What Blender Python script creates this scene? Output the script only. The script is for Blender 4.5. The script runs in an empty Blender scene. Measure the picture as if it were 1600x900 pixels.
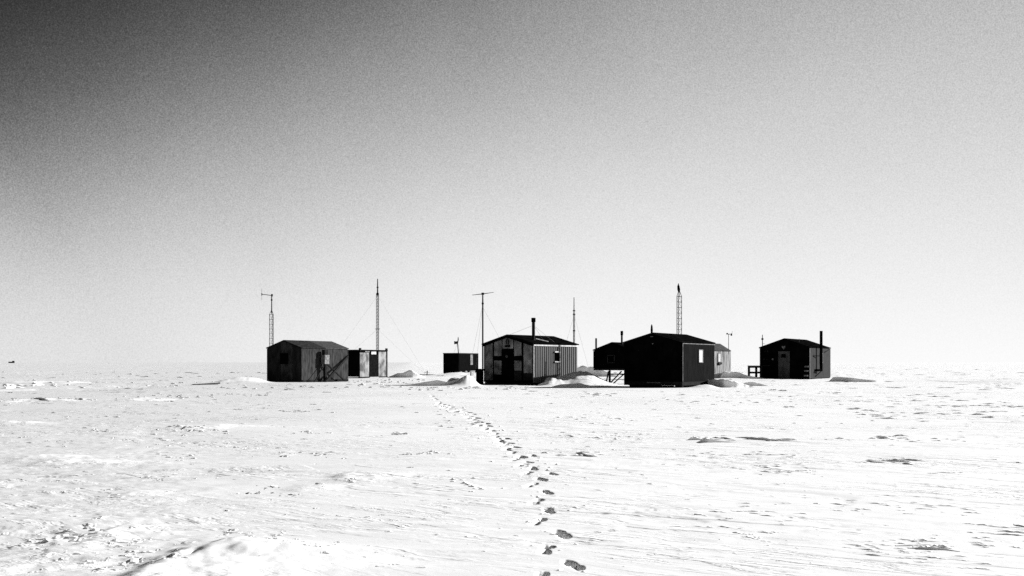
import bpy, math, random
import numpy as np

# ------------------------------------------------------------------ camera, sky, sun, exposure
SC = bpy.context.scene
COL = SC.collection
EYE, FPX, HZ = 1.6, 1556.0, 566.0          # eye height, focal length and horizon row of the 1600 px photograph

cam_d = bpy.data.cameras.new("camera")
cam = bpy.data.objects.new("camera", cam_d)
COL.objects.link(cam)
cam.location = (0, 0, EYE)
cam.rotation_euler = (math.pi / 2, 0, 0)
cam_d.sensor_width = 36.0
cam_d.lens = 36.0 * FPX / 1600
cam_d.shift_y = (HZ - 450) / 1600
cam_d.clip_start, cam_d.clip_end = 0.1, 40000
SC.camera = cam

SUN_AZ, SUN_EL = math.radians(75), math.radians(24)      # to the right, a little behind the huts
SUN_DIR = (math.sin(SUN_AZ) * math.cos(SUN_EL), math.cos(SUN_AZ) * math.cos(SUN_EL), math.sin(SUN_EL))
EXPO = 1.32
SC.view_settings.view_transform = 'Standard'
SC.view_settings.look = 'None'
SC.view_settings.exposure = EXPO
SC.view_settings.gamma = 1.0
SC.view_settings.use_curve_mapping = False
SC.render.engine = 'CYCLES'
SC.cycles.max_bounces = 6
SC.cycles.use_denoising = False

sun_d = bpy.data.lights.new("sun", 'SUN')
sun_d.energy = 4.4
sun_d.angle = math.radians(0.5)
sun = bpy.data.objects.new("sun", sun_d)
COL.objects.link(sun)
sun.rotation_euler = (math.pi / 2 - SUN_EL, 0, math.pi - SUN_AZ)


SPECKLE = 1.35


def build_world():
    w = bpy.data.worlds.new("World")
    SC.world = w
    w.use_nodes = True
    nt = w.node_tree
    N, Lk = nt.nodes, nt.links
    bg = N['Background']

    def math_node(op, a, b=None, c=None):
        n = N.new('ShaderNodeMath')
        n.operation = op
        for i, v in enumerate((a, b, c)):
            if v is None:
                continue
            if isinstance(v, (int, float)):
                n.inputs[i].default_value = v
            else:
                Lk.new(v, n.inputs[i])
        return n.outputs[0]
    sky = N.new('ShaderNodeTexSky')
    sky.sky_type = 'NISHITA'
    sky.sun_disc = False
    sky.sun_elevation = SUN_EL
    sky.sun_rotation = SUN_AZ
    grey = N.new('ShaderNodeRGBToBW')                     # black and white film
    Lk.new(sky.outputs[0], grey.inputs[0])
    tc = N.new('ShaderNodeTexCoord')
    sep = N.new('ShaderNodeSeparateXYZ')
    Lk.new(tc.outputs['Generated'], sep.inputs[0])
    dot = N.new('ShaderNodeVectorMath')
    dot.operation = 'DOT_PRODUCT'
    Lk.new(tc.outputs['Generated'], dot.inputs[0])
    dot.inputs[1].default_value = SUN_DIR
    up = math_node('MAXIMUM', sep.outputs['Z'], 0.0)
    # deep filtered sky: bright over the snow and towards the sun, dark overhead and away from the sun
    def cloud(scale, detail):
        n = N.new('ShaderNodeTexNoise')
        n.inputs['Scale'].default_value = scale
        n.inputs['Detail'].default_value = detail
        Lk.new(tc.outputs['Generated'], n.inputs['Vector'])
        return math_node('SUBTRACT', n.outputs['Fac'], 0.5)
    # broad uneven veils in the sky, plus fine speckle added as film grain
    veil = math_node('MULTIPLY_ADD', cloud(5.0, 6.0), 0.35, math_node('MULTIPLY', cloud(950.0, 1.0), SPECKLE))
    sunward = math_node('MAXIMUM', dot.outputs['Value'], -0.1)
    t = math_node('MULTIPLY_ADD', sunward, 1.806, 2.72)
    t = math_node('MULTIPLY_ADD', math_node('MULTIPLY', sunward, sunward), -3.34, t)
    t = math_node('MULTIPLY_ADD', up, -12.056, t)
    t = math_node('MULTIPLY_ADD', math_node('MULTIPLY', sunward, up), 10.88, t)
    low = math_node('EXPONENT', math_node('MULTIPLY', up, -18.0))     # glare over the far snow, stronger towards the sun
    t = math_node('ADD', t, math_node('MULTIPLY', low, math_node('MULTIPLY_ADD', sunward, 2.0, -.40)))
    t = math_node('ADD', t, veil)
    e = math_node('EXPONENT', math_node('MULTIPLY', t, -1.0))
    v = math_node('DIVIDE', 1.02, math_node('ADD', e, 1.0))
    v = math_node('POWER', v, 2.25)
    v = math_node('MULTIPLY_ADD', grey.outputs[0], 0.005, math_node('MULTIPLY', v, 0.975))
    v = math_node('MULTIPLY', v, 10 / 2 ** EXPO)
    Lk.new(v, bg.inputs['Color'])
    bg.inputs['Strength'].default_value = 0.1


build_world()


def px2(px, Y):
    return (px - 800) / FPX * Y


def pz(py, Y):
    return EYE - (py - HZ) / FPX * Y


def gy(py):
    "distance of flat ground seen at a row"
    return EYE * FPX / (py - HZ)


# ------------------------------------------------------------------ materials
def mat(name, c0, c1=None, scale=3.0, lo=0.4, hi=0.62, stretch=(1, 1, 1), rough=0.75, spec=0.25, detail=5.0, bump=0.0, seed=0.0):
    m = bpy.data.materials.new(name)
    m.use_nodes = True
    nt = m.node_tree
    N, Lk = nt.nodes, nt.links
    b = N['Principled BSDF']
    b.inputs['Roughness'].default_value = rough
    b.inputs['Specular IOR Level'].default_value = spec
    if c1 is None:
        c1 = c0 * 1.5
    tc = N.new('ShaderNodeTexCoord')
    mp = N.new('ShaderNodeMapping')
    mp.inputs['Scale'].default_value = stretch
    mp.inputs['Location'].default_value = (seed, seed * .7, seed * 1.3)
    Lk.new(tc.outputs['Object'], mp.inputs[0])
    no = N.new('ShaderNodeTexNoise')
    no.inputs['Scale'].default_value = scale
    no.inputs['Detail'].default_value = detail
    no.inputs['Roughness'].default_value = 0.62
    Lk.new(mp.outputs[0], no.inputs['Vector'])
    r = N.new('ShaderNodeValToRGB')
    r.color_ramp.elements[0].position = lo
    r.color_ramp.elements[0].color = (c0, c0, c0, 1)
    r.color_ramp.elements[1].position = hi
    r.color_ramp.elements[1].color = (c1, c1, c1, 1)
    Lk.new(no.outputs['Fac'], r.inputs[0])
    Lk.new(r.outputs[0], b.inputs['Base Color'])
    if bump:
        bp = N.new('ShaderNodeBump')
        bp.inputs['Strength'].default_value = bump
        bp.inputs['Distance'].default_value = 0.03
        Lk.new(no.outputs['Fac'], bp.inputs['Height'])
        Lk.new(bp.outputs[0], b.inputs['Normal'])
    return m


M = dict(
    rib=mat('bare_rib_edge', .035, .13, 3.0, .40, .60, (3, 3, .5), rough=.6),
    black=mat('black_paint', .0012, .003, 2.0, rough=.9, spec=.0),
    soot=mat('soot_metal', .005, .010, 4.0, rough=.8, spec=.1),
    roof_dark=mat('dark_roofing_felt', .0012, .005, 3.0, rough=.95, spec=.0, bump=.2),
    roof_worn=mat('worn_roofing_felt', .008, .024, 5.0, rough=.95, spec=.05, bump=.3),
    roof_grey=mat('grey_roofing_felt', .026, .055, 5.0, rough=.95, spec=.05, bump=.3),
    ply_dark=mat('dark_stained_plywood', .006, .016, 2.2, stretch=(1, 1, .5), rough=.9, spec=.05),
    ply_faded=mat('faded_plywood', .010, .034, 2.6, stretch=(1, 1, .6), rough=.9, spec=.05, seed=3),
    side_one=mat('weathered_grey_panel', .010, .042, 3.5, .35, .68, (1.6, 1.6, .4), rough=.9, spec=.05, seed=7),
    gable_two=mat('blotched_grey_panel', .035, .24, 2.0, .34, .70, (1, 1, .8), rough=.9, spec=.1, seed=1),
    corr=mat('corrugated_metal_paint', .009, .042, 2.0, .30, .70, (1.6, 1.6, .35), rough=.6, spec=.3, seed=4),
    side_three=mat('tarred_cladding', .0035, .010, 5.0, .35, .65, (2, 2, .3), rough=.9, spec=.02),
    container=mat('black_container_paint', .0008, .0035, 5.0, .4, .65, (2, 2, .3), rough=.9, spec=.02),
    door_dark=mat('dark_door', .002, .006, 5.0, rough=.9, spec=.02),
    side_four=mat('faded_cladding', .007, .022, 5.0, .35, .65, (2, 2, .4), rough=.9, spec=.1),
    pale=mat('pale_cladding', .07, .26, 2.5, .36, .6, (2.5, 2.5, .3), rough=.9, spec=.1),
    peel=mat('peeling_white_paint', .06, .23, 1.1, .40, .60, (1, 1, .8), rough=.9, spec=.1, detail=7, seed=5),
    trim=mat('white_trim', .26, .45, 4.0, rough=.7),
    dull_trim=mat('dull_trim', .05, .14, 6.0, rough=.7),
    timber=mat('tarred_timber', .006, .014, 6.0, rough=.9, spec=.05),
    steel=mat('dark_mast_steel', .005, .012, 8.0, rough=.6),
    galv=mat('galvanised_steel', .12, .25, 8.0, rough=.5),
    wire=mat('guy_wire', .04, .06, 8.0, rough=.6),
    glass=mat('dark_glass', .001, .002, 3.0, rough=.5, spec=.0),
    bright_pane=mat('frosted_pane', .32, .45, 5.0, rough=.4),
    white=mat('white_enamel', .5, .65, 5.0, rough=.5),
    door_grey=mat('scuffed_door', .02, .06, 3.0, .35, .65, (1, 1, .7), rough=.85, seed=2),
    flag=mat('dark_flag_cloth', .012, .02, 6.0, rough=.95),
)


def snow_material():
    m = bpy.data.materials.new('wind_packed_snow')
    m.use_nodes = True
    nt = m.node_tree
    N, Lk = nt.nodes, nt.links
    b = N['Principled BSDF']
    b.inputs['Roughness'].default_value = 0.62
    b.inputs['Specular IOR Level'].default_value = 0.3
    tc = N.new('ShaderNodeTexCoord')

    def noise(scale, stretch, detail=6.0, rough=.6):
        mp = N.new('ShaderNodeMapping')
        mp.inputs['Scale'].default_value = stretch
        Lk.new(tc.outputs['Object'], mp.inputs[0])
        n = N.new('ShaderNodeTexNoise')
        n.inputs['Scale'].default_value = scale
        n.inputs['Detail'].default_value = detail
        n.inputs['Roughness'].default_value = rough
        Lk.new(mp.outputs[0], n.inputs['Vector'])
        return n.outputs['Fac']
    # vignetting painted into the snow: darker left of a ragged diagonal line
    sep = N.new('ShaderNodeSeparateXYZ')
    Lk.new(tc.outputs['Object'], sep.inputs[0])

    def mn(op, a, b):
        n = N.new('ShaderNodeMath')
        n.operation = op
        for i, v in enumerate((a, b)):
            if isinstance(v, (int, float)):
                n.inputs[i].default_value = v
            else:
                Lk.new(v, n.inputs[i])
        return n.outputs[0]
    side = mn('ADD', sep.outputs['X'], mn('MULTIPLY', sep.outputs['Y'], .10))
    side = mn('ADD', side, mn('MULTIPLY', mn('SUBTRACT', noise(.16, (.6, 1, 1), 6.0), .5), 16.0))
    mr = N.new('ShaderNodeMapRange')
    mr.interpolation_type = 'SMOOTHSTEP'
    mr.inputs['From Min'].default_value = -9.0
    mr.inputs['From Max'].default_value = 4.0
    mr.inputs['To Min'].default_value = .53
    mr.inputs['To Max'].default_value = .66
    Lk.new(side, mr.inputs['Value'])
    at = N.new('ShaderNodeAttribute')                  # whiter new snow on the drifts, and highlights painted on the left humps
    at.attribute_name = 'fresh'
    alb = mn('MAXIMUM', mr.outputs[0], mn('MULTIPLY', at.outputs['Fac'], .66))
    cc = N.new('ShaderNodeCombineColor')
    for i in range(3):
        Lk.new(alb, cc.inputs[i])
    Lk.new(cc.outputs[0], b.inputs['Base Color'])
    def carved(angle, scale, stretch, lo, hi, seed, detail=5.0):
        "streaks of wind-cut crust: a stretched noise with sharp steps"
        mp = N.new('ShaderNodeMapping')
        mp.inputs['Rotation'].default_value = (0, 0, angle)
        mp.inputs['Location'].default_value = (seed, seed * .6, 0)
        Lk.new(tc.outputs['Object'], mp.inputs[0])
        ms = N.new('ShaderNodeMapping')
        ms.inputs['Scale'].default_value = (1 / stretch, 1, 1)
        Lk.new(mp.outputs[0], ms.inputs[0])
        n = N.new('ShaderNodeTexNoise')
        n.inputs['Scale'].default_value = scale
        n.inputs['Detail'].default_value = detail
        n.inputs['Roughness'].default_value = .62
        n.inputs['Distortion'].default_value = .25
        Lk.new(ms.outputs[0], n.inputs['Vector'])
        q = N.new('ShaderNodeMapRange')
        q.interpolation_type = 'SMOOTHSTEP'
        q.inputs['From Min'].default_value = lo
        q.inputs['From Max'].default_value = hi
        Lk.new(n.outputs['Fac'], q.inputs['Value'])
        return mn('ADD', q.outputs[0], mn('MULTIPLY', n.outputs['Fac'], .6))

    def level(v, a, b_, c, d):
        q = N.new('ShaderNodeMapRange')
        q.interpolation_type = 'SMOOTHSTEP'
        for k, x in zip(('From Min', 'From Max', 'To Min', 'To Max'), (a, b_, c, d)):
            q.inputs[k].default_value = x
        Lk.new(v, q.inputs['Value'])
        return q.outputs[0]

    def bump(height, strength, dist, normal=None):
        q = N.new('ShaderNodeBump')
        q.inputs['Distance'].default_value = dist
        Lk.new(height, q.inputs['Height'])
        if isinstance(strength, (int, float)):
            q.inputs['Strength'].default_value = strength
        else:
            Lk.new(strength, q.inputs['Strength'])
        if normal is not None:
            Lk.new(normal, q.inputs['Normal'])
        return q.outputs[0]
    west = level(side, -9.0, 4.0, 1.0, 0.0)
    east = mn('SUBTRACT', 1.0, west)
    p1 = level(noise(.35, (.5, 1, 1), 4.0), .44, .60, .08, 1.0)
    p2 = level(noise(.28, (.7, 1, 1), 4.0), .40, .58, .15, 1.0)
    # right side: long streaks running from far left to near right; left side: shorter crossing crusts
    nrm = bump(carved(.52, 5.5, 6.0, .50, .56, 3.0), mn('MULTIPLY', mn('MULTIPLY', p1, east), .60), .028)
    nrm = bump(carved(.40, 1.7, 5.0, .50, .54, 9.0), mn('MULTIPLY', mn('MULTIPLY', p2, east), .45), .06, nrm)
    nrm = bump(carved(-.35, 4.5, 2.6, .48, .58, 5.0), mn('MULTIPLY', mn('MULTIPLY', p1, west), .46), .03, nrm)
    nrm = bump(carved(.30, 2.0, 3.0, .50, .55, 7.0), mn('MULTIPLY', mn('MULTIPLY', p2, west), .50), .06, nrm)
    nrm = bump(noise(14.0, (.8, 1, 1), 8.0, .7), mn('ADD', mn('MULTIPLY', west, .22), .20), .010, nrm)
    Lk.new(nrm, b.inputs['Normal'])
    return m


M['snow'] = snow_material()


# ------------------------------------------------------------------ the snow field
def _hash(ix, iy, seed):
    h = (ix.astype(np.int64) * 374761393 + iy.astype(np.int64) * 668265263 + seed * 1442695041) & 0xffffffff
    h = ((h ^ (h >> 13)) * 1274126177) & 0xffffffff
    return (h ^ (h >> 16)) & 0xffffffff


def perlin(x, y, seed=0):
    ix, iy = np.floor(x), np.floor(y)
    fx, fy = x - ix, y - iy
    u, v = fx * fx * fx * (fx * (fx * 6 - 15) + 10), fy * fy * fy * (fy * (fy * 6 - 15) + 10)

    def g(ax, ay):
        a = _hash(ix + ax, iy + ay, seed) * (2 * math.pi / 4294967296.0)
        return np.cos(a) * (fx - ax) + np.sin(a) * (fy - ay)
    return ((g(0, 0) * (1 - u) + g(1, 0) * u) * (1 - v) + (g(0, 1) * (1 - u) + g(1, 1) * u) * v) * 1.5


def sstep(a, b, x):
    t = np.clip((x - a) / (b - a), 0, 1)
    return t * t * (3 - 2 * t)


def terraces(n, steps, edge):
    "turns smooth noise into wind-cut snow layers with sharp lips"
    q = n * steps
    f = np.floor(q)
    return (f + sstep(1 - edge, 1, q - f)) / steps


# footprints: (px, py, left or right foot)
PRINTS = [(812, 716, 1), (795, 703, 1), (788, 690, 1), (777, 683, 0), (783, 687, 1), (771, 676, 0), (764, 671.5, 0), (760, 661.5, 1), (736, 656.5, 0), (733, 646, 1), (720, 641.5, 0), (712, 644, 1), (706, 635, 1), (701, 640, 0), (694, 636, 0), (683, 630.5, 0), (679, 622, 1), (862, 745, 1), (896, 880, 1), (853, 857, 0), (877, 834, 1), (840, 817, 0), (858, 800, 1), (837, 788, 0), (854, 774, 1),
          (829, 763, 0), (845, 754, 1), (823, 744, 0), (833, 737, 1), (815, 730, 0), (825, 725, 1), (803, 720, 0),
          (817, 715, 1), (832, 713, 1), (800, 708, 0), (791, 701, 0), (805, 698, 1), (786, 694, 0), (797, 690, 1),
          (780, 685.5, 0), (792, 682.5, 1), (774, 680, 0), (769, 671, 1), (757.5, 668.5, 0), (763, 664.5, 1),
          (746, 664, 0), (742, 659.5, 0), (751, 659.5, 1), (745, 654, 1), (732, 652.5, 0), (739, 648.5, 1), (727, 649, 0),
          (724, 645, 0), (716, 642, 1), (709, 638.5, 0), (703, 637.5, 1), (698, 633, 0), (693, 630.5, 1), (686, 627.8, 0),
          (675, 619.5, 1), (672.5, 616.5, 0), (841, 898, 0), (690, 634, 0), (681, 624, 1), (669, 613, 0)]

# mounds: x, y, spread left, right, front, back, height
MOUNDS = [
    (px2(908, 71), 71, 1.3, 1.4, 2.4, 2.2, .84), (px2(882, 70.6), 70.6, .5, .9, 1.0, 1.0, .25), (px2(860, 70.0), 70.0, .50, 1.0, 1.4, 1.0, .52), (px2(938, 70.5), 70.5, 1.6, 1.2, 2.2, 2.0, .18),
    (px2(722, 69.2), 69.2, .75, .8, .8, .9, .40), (px2(735, 69.4), 69.4, .7, .5, .9, .9, .42), (px2(708, 70.6), 70.6, .5, 1.0, .6, .9, .50),
    (px2(392, 77.5), 77.5, 2.6, 1.2, 1.3, 1.2, .30), (px2(360, 77.0), 77.0, .8, 1.8, 1.2, 1.0, .14),
    (px2(722, 116), 116, 3, 6, 7, 6, .42), (px2(1130, 95), 95, 4, 3, 4, 3, .50), (px2(35, 74), 74, 1.5, 4.5, 1.2, 1.5, .16),
    (px2(1103, 61.4), 61.4, .9, .7, .8, .8, .20), (px2(1230, 88.5), 88.5, 3.5, 2.5, 1.4, 2, .08),
    (-330.0, 700.0, 160, 160, 160, 300, 1.0),
    (-2.66, 7.55, .22, .85, 1.2, .95, .075), (-2.44, 8.62, .14, .55, .50, .20, .055), (-2.1, 8.35, .3, .8, .4, .35, .02),
    (px2(302, 8.22), 8.22, .06, .05, .10, .07, -.05), (px2(480, 8.0), 8.0, .5, .9, .4, .5, .03),
    (px2(556, 13.6), 13.6, .30, .9, .7, .5, .055), (px2(480, 12.5), 12.5, .2, .5, .4, .3, .03), (px2(90, 15.9), 15.9, .35, 1.5, .5, .5, .07), (px2(60, 16.9), 16.9, .4, 1.2, .3, .5, .05), (px2(190, 9.6), 9.6, .1, .3, .5, .3, .03), (px2(210, 11.9), 11.9, .15, .6, .3, .3, .025),
    (px2(290, 24), 24, .5, 1.4, .5, .6, .06), (px2(345, 24.6), 24.6, .3, 1.2, .4, .5, .05), (px2(18, 26), 26, .4, .9, .5, .6, .06),
    (px2(80, 40.5), 40.5, .8, 1.6, 1.0, 1.2, .11), (px2(215, 41.5), 41.5, .8, 1.6, 1.0, 1.2, .10), (px2(20, 39.5), 39.5, .6, .8, 1.0, 1.0, .09),
]


def ground_z(x, y, prints=True):
    x = np.asarray(x, float)
    y = np.asarray(y, float)
    r = np.hypot(x, y)
    z = .06 * perlin(x / 13, y / 9, 1) + .015 * perlin(x / 4.5, y / 3.1, 2)
    left = sstep(.05, -.35, x / np.maximum(y, 4))           # the left of the field is rougher, crusted snow
    # wind direction: streaks run left to right, falling a little to the right
    a = .10 - .22 * left
    u, v = x * np.cos(a) - y * np.sin(a), x * np.sin(a) + y * np.cos(a)
    wob = .35 * perlin(u / 2.2, v / 1.3, 8)
    m1 = sstep(.02, .38, perlin(u / 5.5, v / 2.8, 11) + .25 * perlin(u / 1.6, v / .9, 12) + .10 * (1 - left))
    n1 = perlin(u / 2.4, v / .62 + wob, 13) + .45 * perlin(u / .8, v / .25, 14)
    near = sstep(40, 18, r)
    z = z + near * m1 * (.022 + .014 * left) * terraces(n1, 2.3, .2)
    m2 = sstep(.10, .42, perlin(u / 15, v / 6.5, 21) + .2 * perlin(u / 4, v / 2, 22))
    n2 = perlin(u / 7, v / 2.1 + wob, 23) + .5 * perlin(u / 2.3, v / .75, 24)
    z = z + m2 * .05 * terraces(n2, 2.0, .2) * sstep(9, 16, r)
    m3 = sstep(.05, .40, perlin(u / 40, v / 22, 31))
    n3 = perlin(u / 24, v / 9, 33) + .5 * perlin(u / 8, v / 3.2, 34)
    z = z + m3 * .20 * terraces(n3, 2.2, .10) * sstep(40, 70, r) * (1 - .75 * sstep(58, 64, y) * sstep(135, 122, y) * sstep(-26, -22, x) * sstep(36, 33, x))
    # small rough relief
    z = z + near * (.003 + .007 * left) * perlin(u / .42, v / .20, 41) + near * (.001 + .004 * left) * perlin(u / .15, v / .09, 42)
    lump = perlin(u / 1.1, v / .5, 43)
    z = z + near * left * .030 * np.maximum(lump - .15, 0) ** 1.0
    # flat yard: keep the level round the huts
    for cx, cy, sl, sr, sf, sb, h in MOUNDS:
        dx = (x - cx) / np.where(x < cx, sl, sr)
        dy = (y - cy) / np.where(y < cy, sf, sb)
        d2 = dx * dx + dy * dy
        k = d2 < 7
        if not np.any(k):
            continue
        xs, ys = x[k], y[k]
        s = min(sl, sf)
        s = max(s, .35)
        rough = 1 + .25 * perlin(xs / s * 1.1, ys / s * 1.1, 51) + .09 * perlin(xs / s * 3.5, ys / s * 3.5, 52)
        z[k] = z[k] + h * np.exp(-d2[k] ** 1.15) * rough
    if prints:
        rg = random.Random(5)
        for px, py, side in PRINTS:
            Y = gy(py)
            X = px2(px, Y)
            sc = rg.uniform(.9, 1.1)
            ang = -.10 + (.22 if side else -.12) + rg.uniform(-.1, .1)
            k = (np.abs(x - X) < .6) & (np.abs(y - Y) < .8)
            if not np.any(k):
                continue
            xs, ys = x[k] - X, y[k] - Y
            wv = 1 + .30 * perlin((xs + X) / .07, (ys + Y) / .12, 71) + .12 * perlin((xs + X) / .03, (ys + Y) / .03, 72)
            ca, sa = math.cos(ang), math.sin(ang)
            a_, b_ = xs * ca + ys * sa, -xs * sa + ys * ca
            bump = 0
            grow = 1 + .45 * sstep(12, 36, np.array(Y))
            for (ox, oy, rx, ry, dp) in (((-.010, .085, .050, .105, .10), (.014, -.075, .046, .090, .10)) if side else ((.006, .115, .052, .078, .10), (-.006, -.105, .050, .072, .085))):
                q = np.sqrt(((a_ - ox) / (rx * sc * grow)) ** 2 + ((b_ - oy) / (ry * sc * grow)) ** 2) * wv
                bump = np.minimum(bump, -dp * sstep(1.25, .65, q))
            z[k] = z[k] + bump
    return z


# wind-cut drifts with a steep face towards the camera: tail length, [(px, crest row, base row)]
DRIFTS = [
    (3.5, [(890, 588, 588.8), (900, 574, 588.8), (908, 572.2, 588.8), (918, 572, 588.8), (930, 573, 588.8), (938, 575.8, 588.8), (947, 580.5, 588.8), (957, 585.5, 588.8), (968, 588.5, 588.8)]),
    (3.0, [(1125, 593, 593.4), (1129, 586.5, 593.4), (1132, 583.4, 593.4), (1138, 585.0, 593.4), (1146, 584.6, 593.4), (1153, 584.7, 593.4), (1161, 587.4, 593.4), (1170, 589.4, 593.4), (1182, 591.2, 593.4), (1196, 593, 593.4)]),
    (2.6, [(1106, 593.0, 604.5), (1119, 592.4, 605), (1130, 592.8, 605.6), (1140, 593.8, 605.6), (1150, 596.0, 605.6), (1160, 599.2, 605.4), (1168, 602.2, 605.2), (1178, 604.8, 605.2)]),
    (2.0, [(1158, 600.8, 602.6), (1166, 597.4, 602.6), (1174, 596.2, 602.6), (1182, 597.2, 602.6), (1190, 599.6, 602.6), (1200, 602.2, 602.6)]),
    (2.0, [(1297, 595.6, 596), (1303, 588.6, 596), (1312, 588.2, 596), (1330, 589.8, 596.2), (1350, 592.2, 596.2), (1368, 593.6, 596.2), (1384, 594.6, 596), (1396, 595.6, 596)]),
    (1.6, [(604, 589.6, 590), (613, 587, 590), (622, 582.5, 590.2), (630, 583.2, 590.2), (638, 578.6, 590.2), (644, 578.4, 590.2), (650, 583, 590.2), (657, 587.2, 590.1), (666, 589.8, 590)]),
    (1.6, [(626, 601.6, 602), (640, 599.4, 602), (660, 596.6, 602), (677, 594, 602), (684, 592.6, 602), (692, 594.6, 602), (700, 597.2, 602), (710, 599.8, 602), (722, 601.6, 602)]),
    (1.2, [(862, 604.2, 604.6), (872, 601.2, 604.8), (888, 600, 604.8), (903, 598.8, 604.8), (908, 598.9, 604.8), (914, 601, 604.8), (926, 603, 604.8), (938, 604.4, 604.8)]),
    (1.2, [(838, 601.8, 602.2), (846, 598.6, 602.2), (854, 599.8, 602.2), (860, 601.8, 602.2)]),
    (.30, [(1074, 686, 686.4), (1080, 682.0, 686.4), (1088, 682.6, 686.4), (1094, 684.2, 686.4), (1100, 686, 686.4)]),
    (.35, [(1090, 690.4, 690.8), (1098, 686.0, 691), (1106, 685.4, 691.4), (1118, 687.2, 691.2), (1132, 689.2, 691), (1152, 690.6, 690.9)]),
    (.30, [(1150, 682.6, 683), (1165, 682.2, 684.2), (1178, 683.6, 687), (1196, 686.2, 688.6), (1225, 688.6, 690), (1246, 690.2, 690.6)]),
    (.22, [(1378, 723, 723.3), (1390, 721.6, 724), (1404, 722.2, 725), (1416, 723.4, 725), (1428, 724.4, 724.8)]),
    (.20, [(1404, 719.3, 719.7), (1420, 718.6, 721), (1434, 720.2, 722.4), (1446, 721.8, 722.2)]),
    (.25, [(900, 707.8, 708.2), (909, 708.2, 711), (916, 711, 714.2), (926, 712.6, 715), (934, 714.6, 715)]),
    (.10, [(1420, 856.4, 856.8), (1442, 854.6, 857.4), (1456, 853.6, 858.2), (1466, 855.4, 858.4), (1480, 857.4, 859), (1500, 860.4, 861)]),
    (.08, [(1400, 852.8, 853.2), (1424, 850.2, 852.6), (1444, 849.6, 851.4), (1462, 850.6, 851)]),
    (1.2, [(2, 605.4, 605.8), (10, 603.6, 605.8), (16, 602.4, 605.6), (24, 602.0, 605.2), (30, 604, 605.2), (34, 605, 605.2)]),
    (1.0, [(46, 602.6, 602.8), (52, 600.6, 602.8), (58, 599.0, 602.4), (61, 601.6, 602.4)]),
    (.9, [(44, 626.6, 627), (52, 625.2, 627.2), (62, 626, 628.2), (70, 626.2, 629), (76, 628, 629)]),
    (.8, [(120, 626.4, 626.8), (128, 624.8, 627.6), (136, 626, 627.4), (144, 627, 627.4)]),
    (.5, [(296, 673.2, 673.6), (304, 671, 673.8), (312, 672, 673.6), (318, 673.2, 673.5)]),
    (.12, [(66, 836.6, 837.2), (84, 834.6, 837.4), (98, 832.2, 836.6), (104, 834.8, 836)]),
    (.12, [(138, 828, 828.4), (148, 825, 829), (156, 825.6, 828), (166, 827.4, 827.8)]),
    (.10, [(50, 838.5, 838.9), (70, 836.6, 839), (90, 834, 838), (100, 833, 834)]),
]


def build_drifts():
    rg = random.Random(3)
    for tail, pts in DRIFTS:
        P = np.array(pts, float)
        Yb = gy(P[:, 2])
        Xb = px2(P[:, 0], Yb)
        hh = np.maximum((P[:, 2] - P[:, 1]) / FPX * Yb, .004)
        n = 56
        t = np.linspace(0, 1, n) * (len(P) - 1)
        idx = np.arange(len(P))
        X, Yy, H = np.interp(t, idx, Xb), np.interp(t, idx, Yb), np.interp(t, idx, hh)
        kk = np.array([.25, .5, .25])
        for arr in (X, Yy, H):
            for _ in range(4):
                arr[1:-1] = np.convolve(arr, kk, 'valid')
        hm = H.max()
        nz = lambda sd, f: np.array([perlin(np.array([i * f]), np.array([.5]), sd)[0] for i in range(n)])
        j0 = rg.randrange(1000)
        H = H * (1 + .06 * nz(j0, .21) + .02 * nz(j0 + 1, .7))
        Yy = Yy + hm * .15 * nz(j0 + 2, .13)
        prof = [(-.10, -.25), (0, .0), (.06, .35), (.03, .70), (.0, .93), (.10, 1.0)]
        back = [(.12, .97), (.3, .80), (.55, .50), (.8, .20), (1.0, -.06)]
        V, F = [], []
        m = len(prof) + len(back)
        xs, ys, up = [], [], []
        for i in range(n):
            for a_, b_ in prof:
                ys.append(Yy[i] + a_ * H[i] + rg.gauss(0, .006) * H[i])
                xs.append(X[i])
                up.append(b_ * H[i])
            tl = tail * (.35 + .65 * H[i] / hm)
            for a_, b_ in back:
                ys.append(Yy[i] + .1 * H[i] + a_ * tl)
                xs.append(X[i] + .12 * a_ * tl)
                up.append(b_ * H[i] * (1 + .02 * rg.gauss(0, 1)) - (.03 if b_ < 0 else 0))
        zs = ground_z(np.array(xs), np.array(ys), False)
        base = np.minimum(zs, np.repeat(ground_z(X, Yy, False), m))
        z = np.where(np.array(up) > 0, np.maximum(np.repeat(ground_z(X, Yy, False), m) * .6 + .4 * zs, zs * .0 + base) + up, zs + up)
        V = list(zip(map(float, xs), map(float, ys), map(float, z)))
        for i in range(n - 1):
            for j in range(m - 1):
                p_, q_ = i * m + j, (i + 1) * m + j
                F.append((p_, q_, q_ + 1, p_ + 1))
        me = bpy.data.meshes.new('snow_drift')
        me.from_pydata(V, [], F)
        me.polygons.foreach_set('use_smooth', [True] * len(me.polygons))
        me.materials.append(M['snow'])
        o = bpy.data.objects.new('snow_drift', me)
        o['kind'] = 'structure'
        COL.objects.link(o)


def gz(x, y):
    return float(ground_z(np.array([x]), np.array([y]), False)[0])


def link(o, parent=None):
    COL.objects.link(o)
    if parent is not None:
        o.parent = parent
    return o


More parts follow.
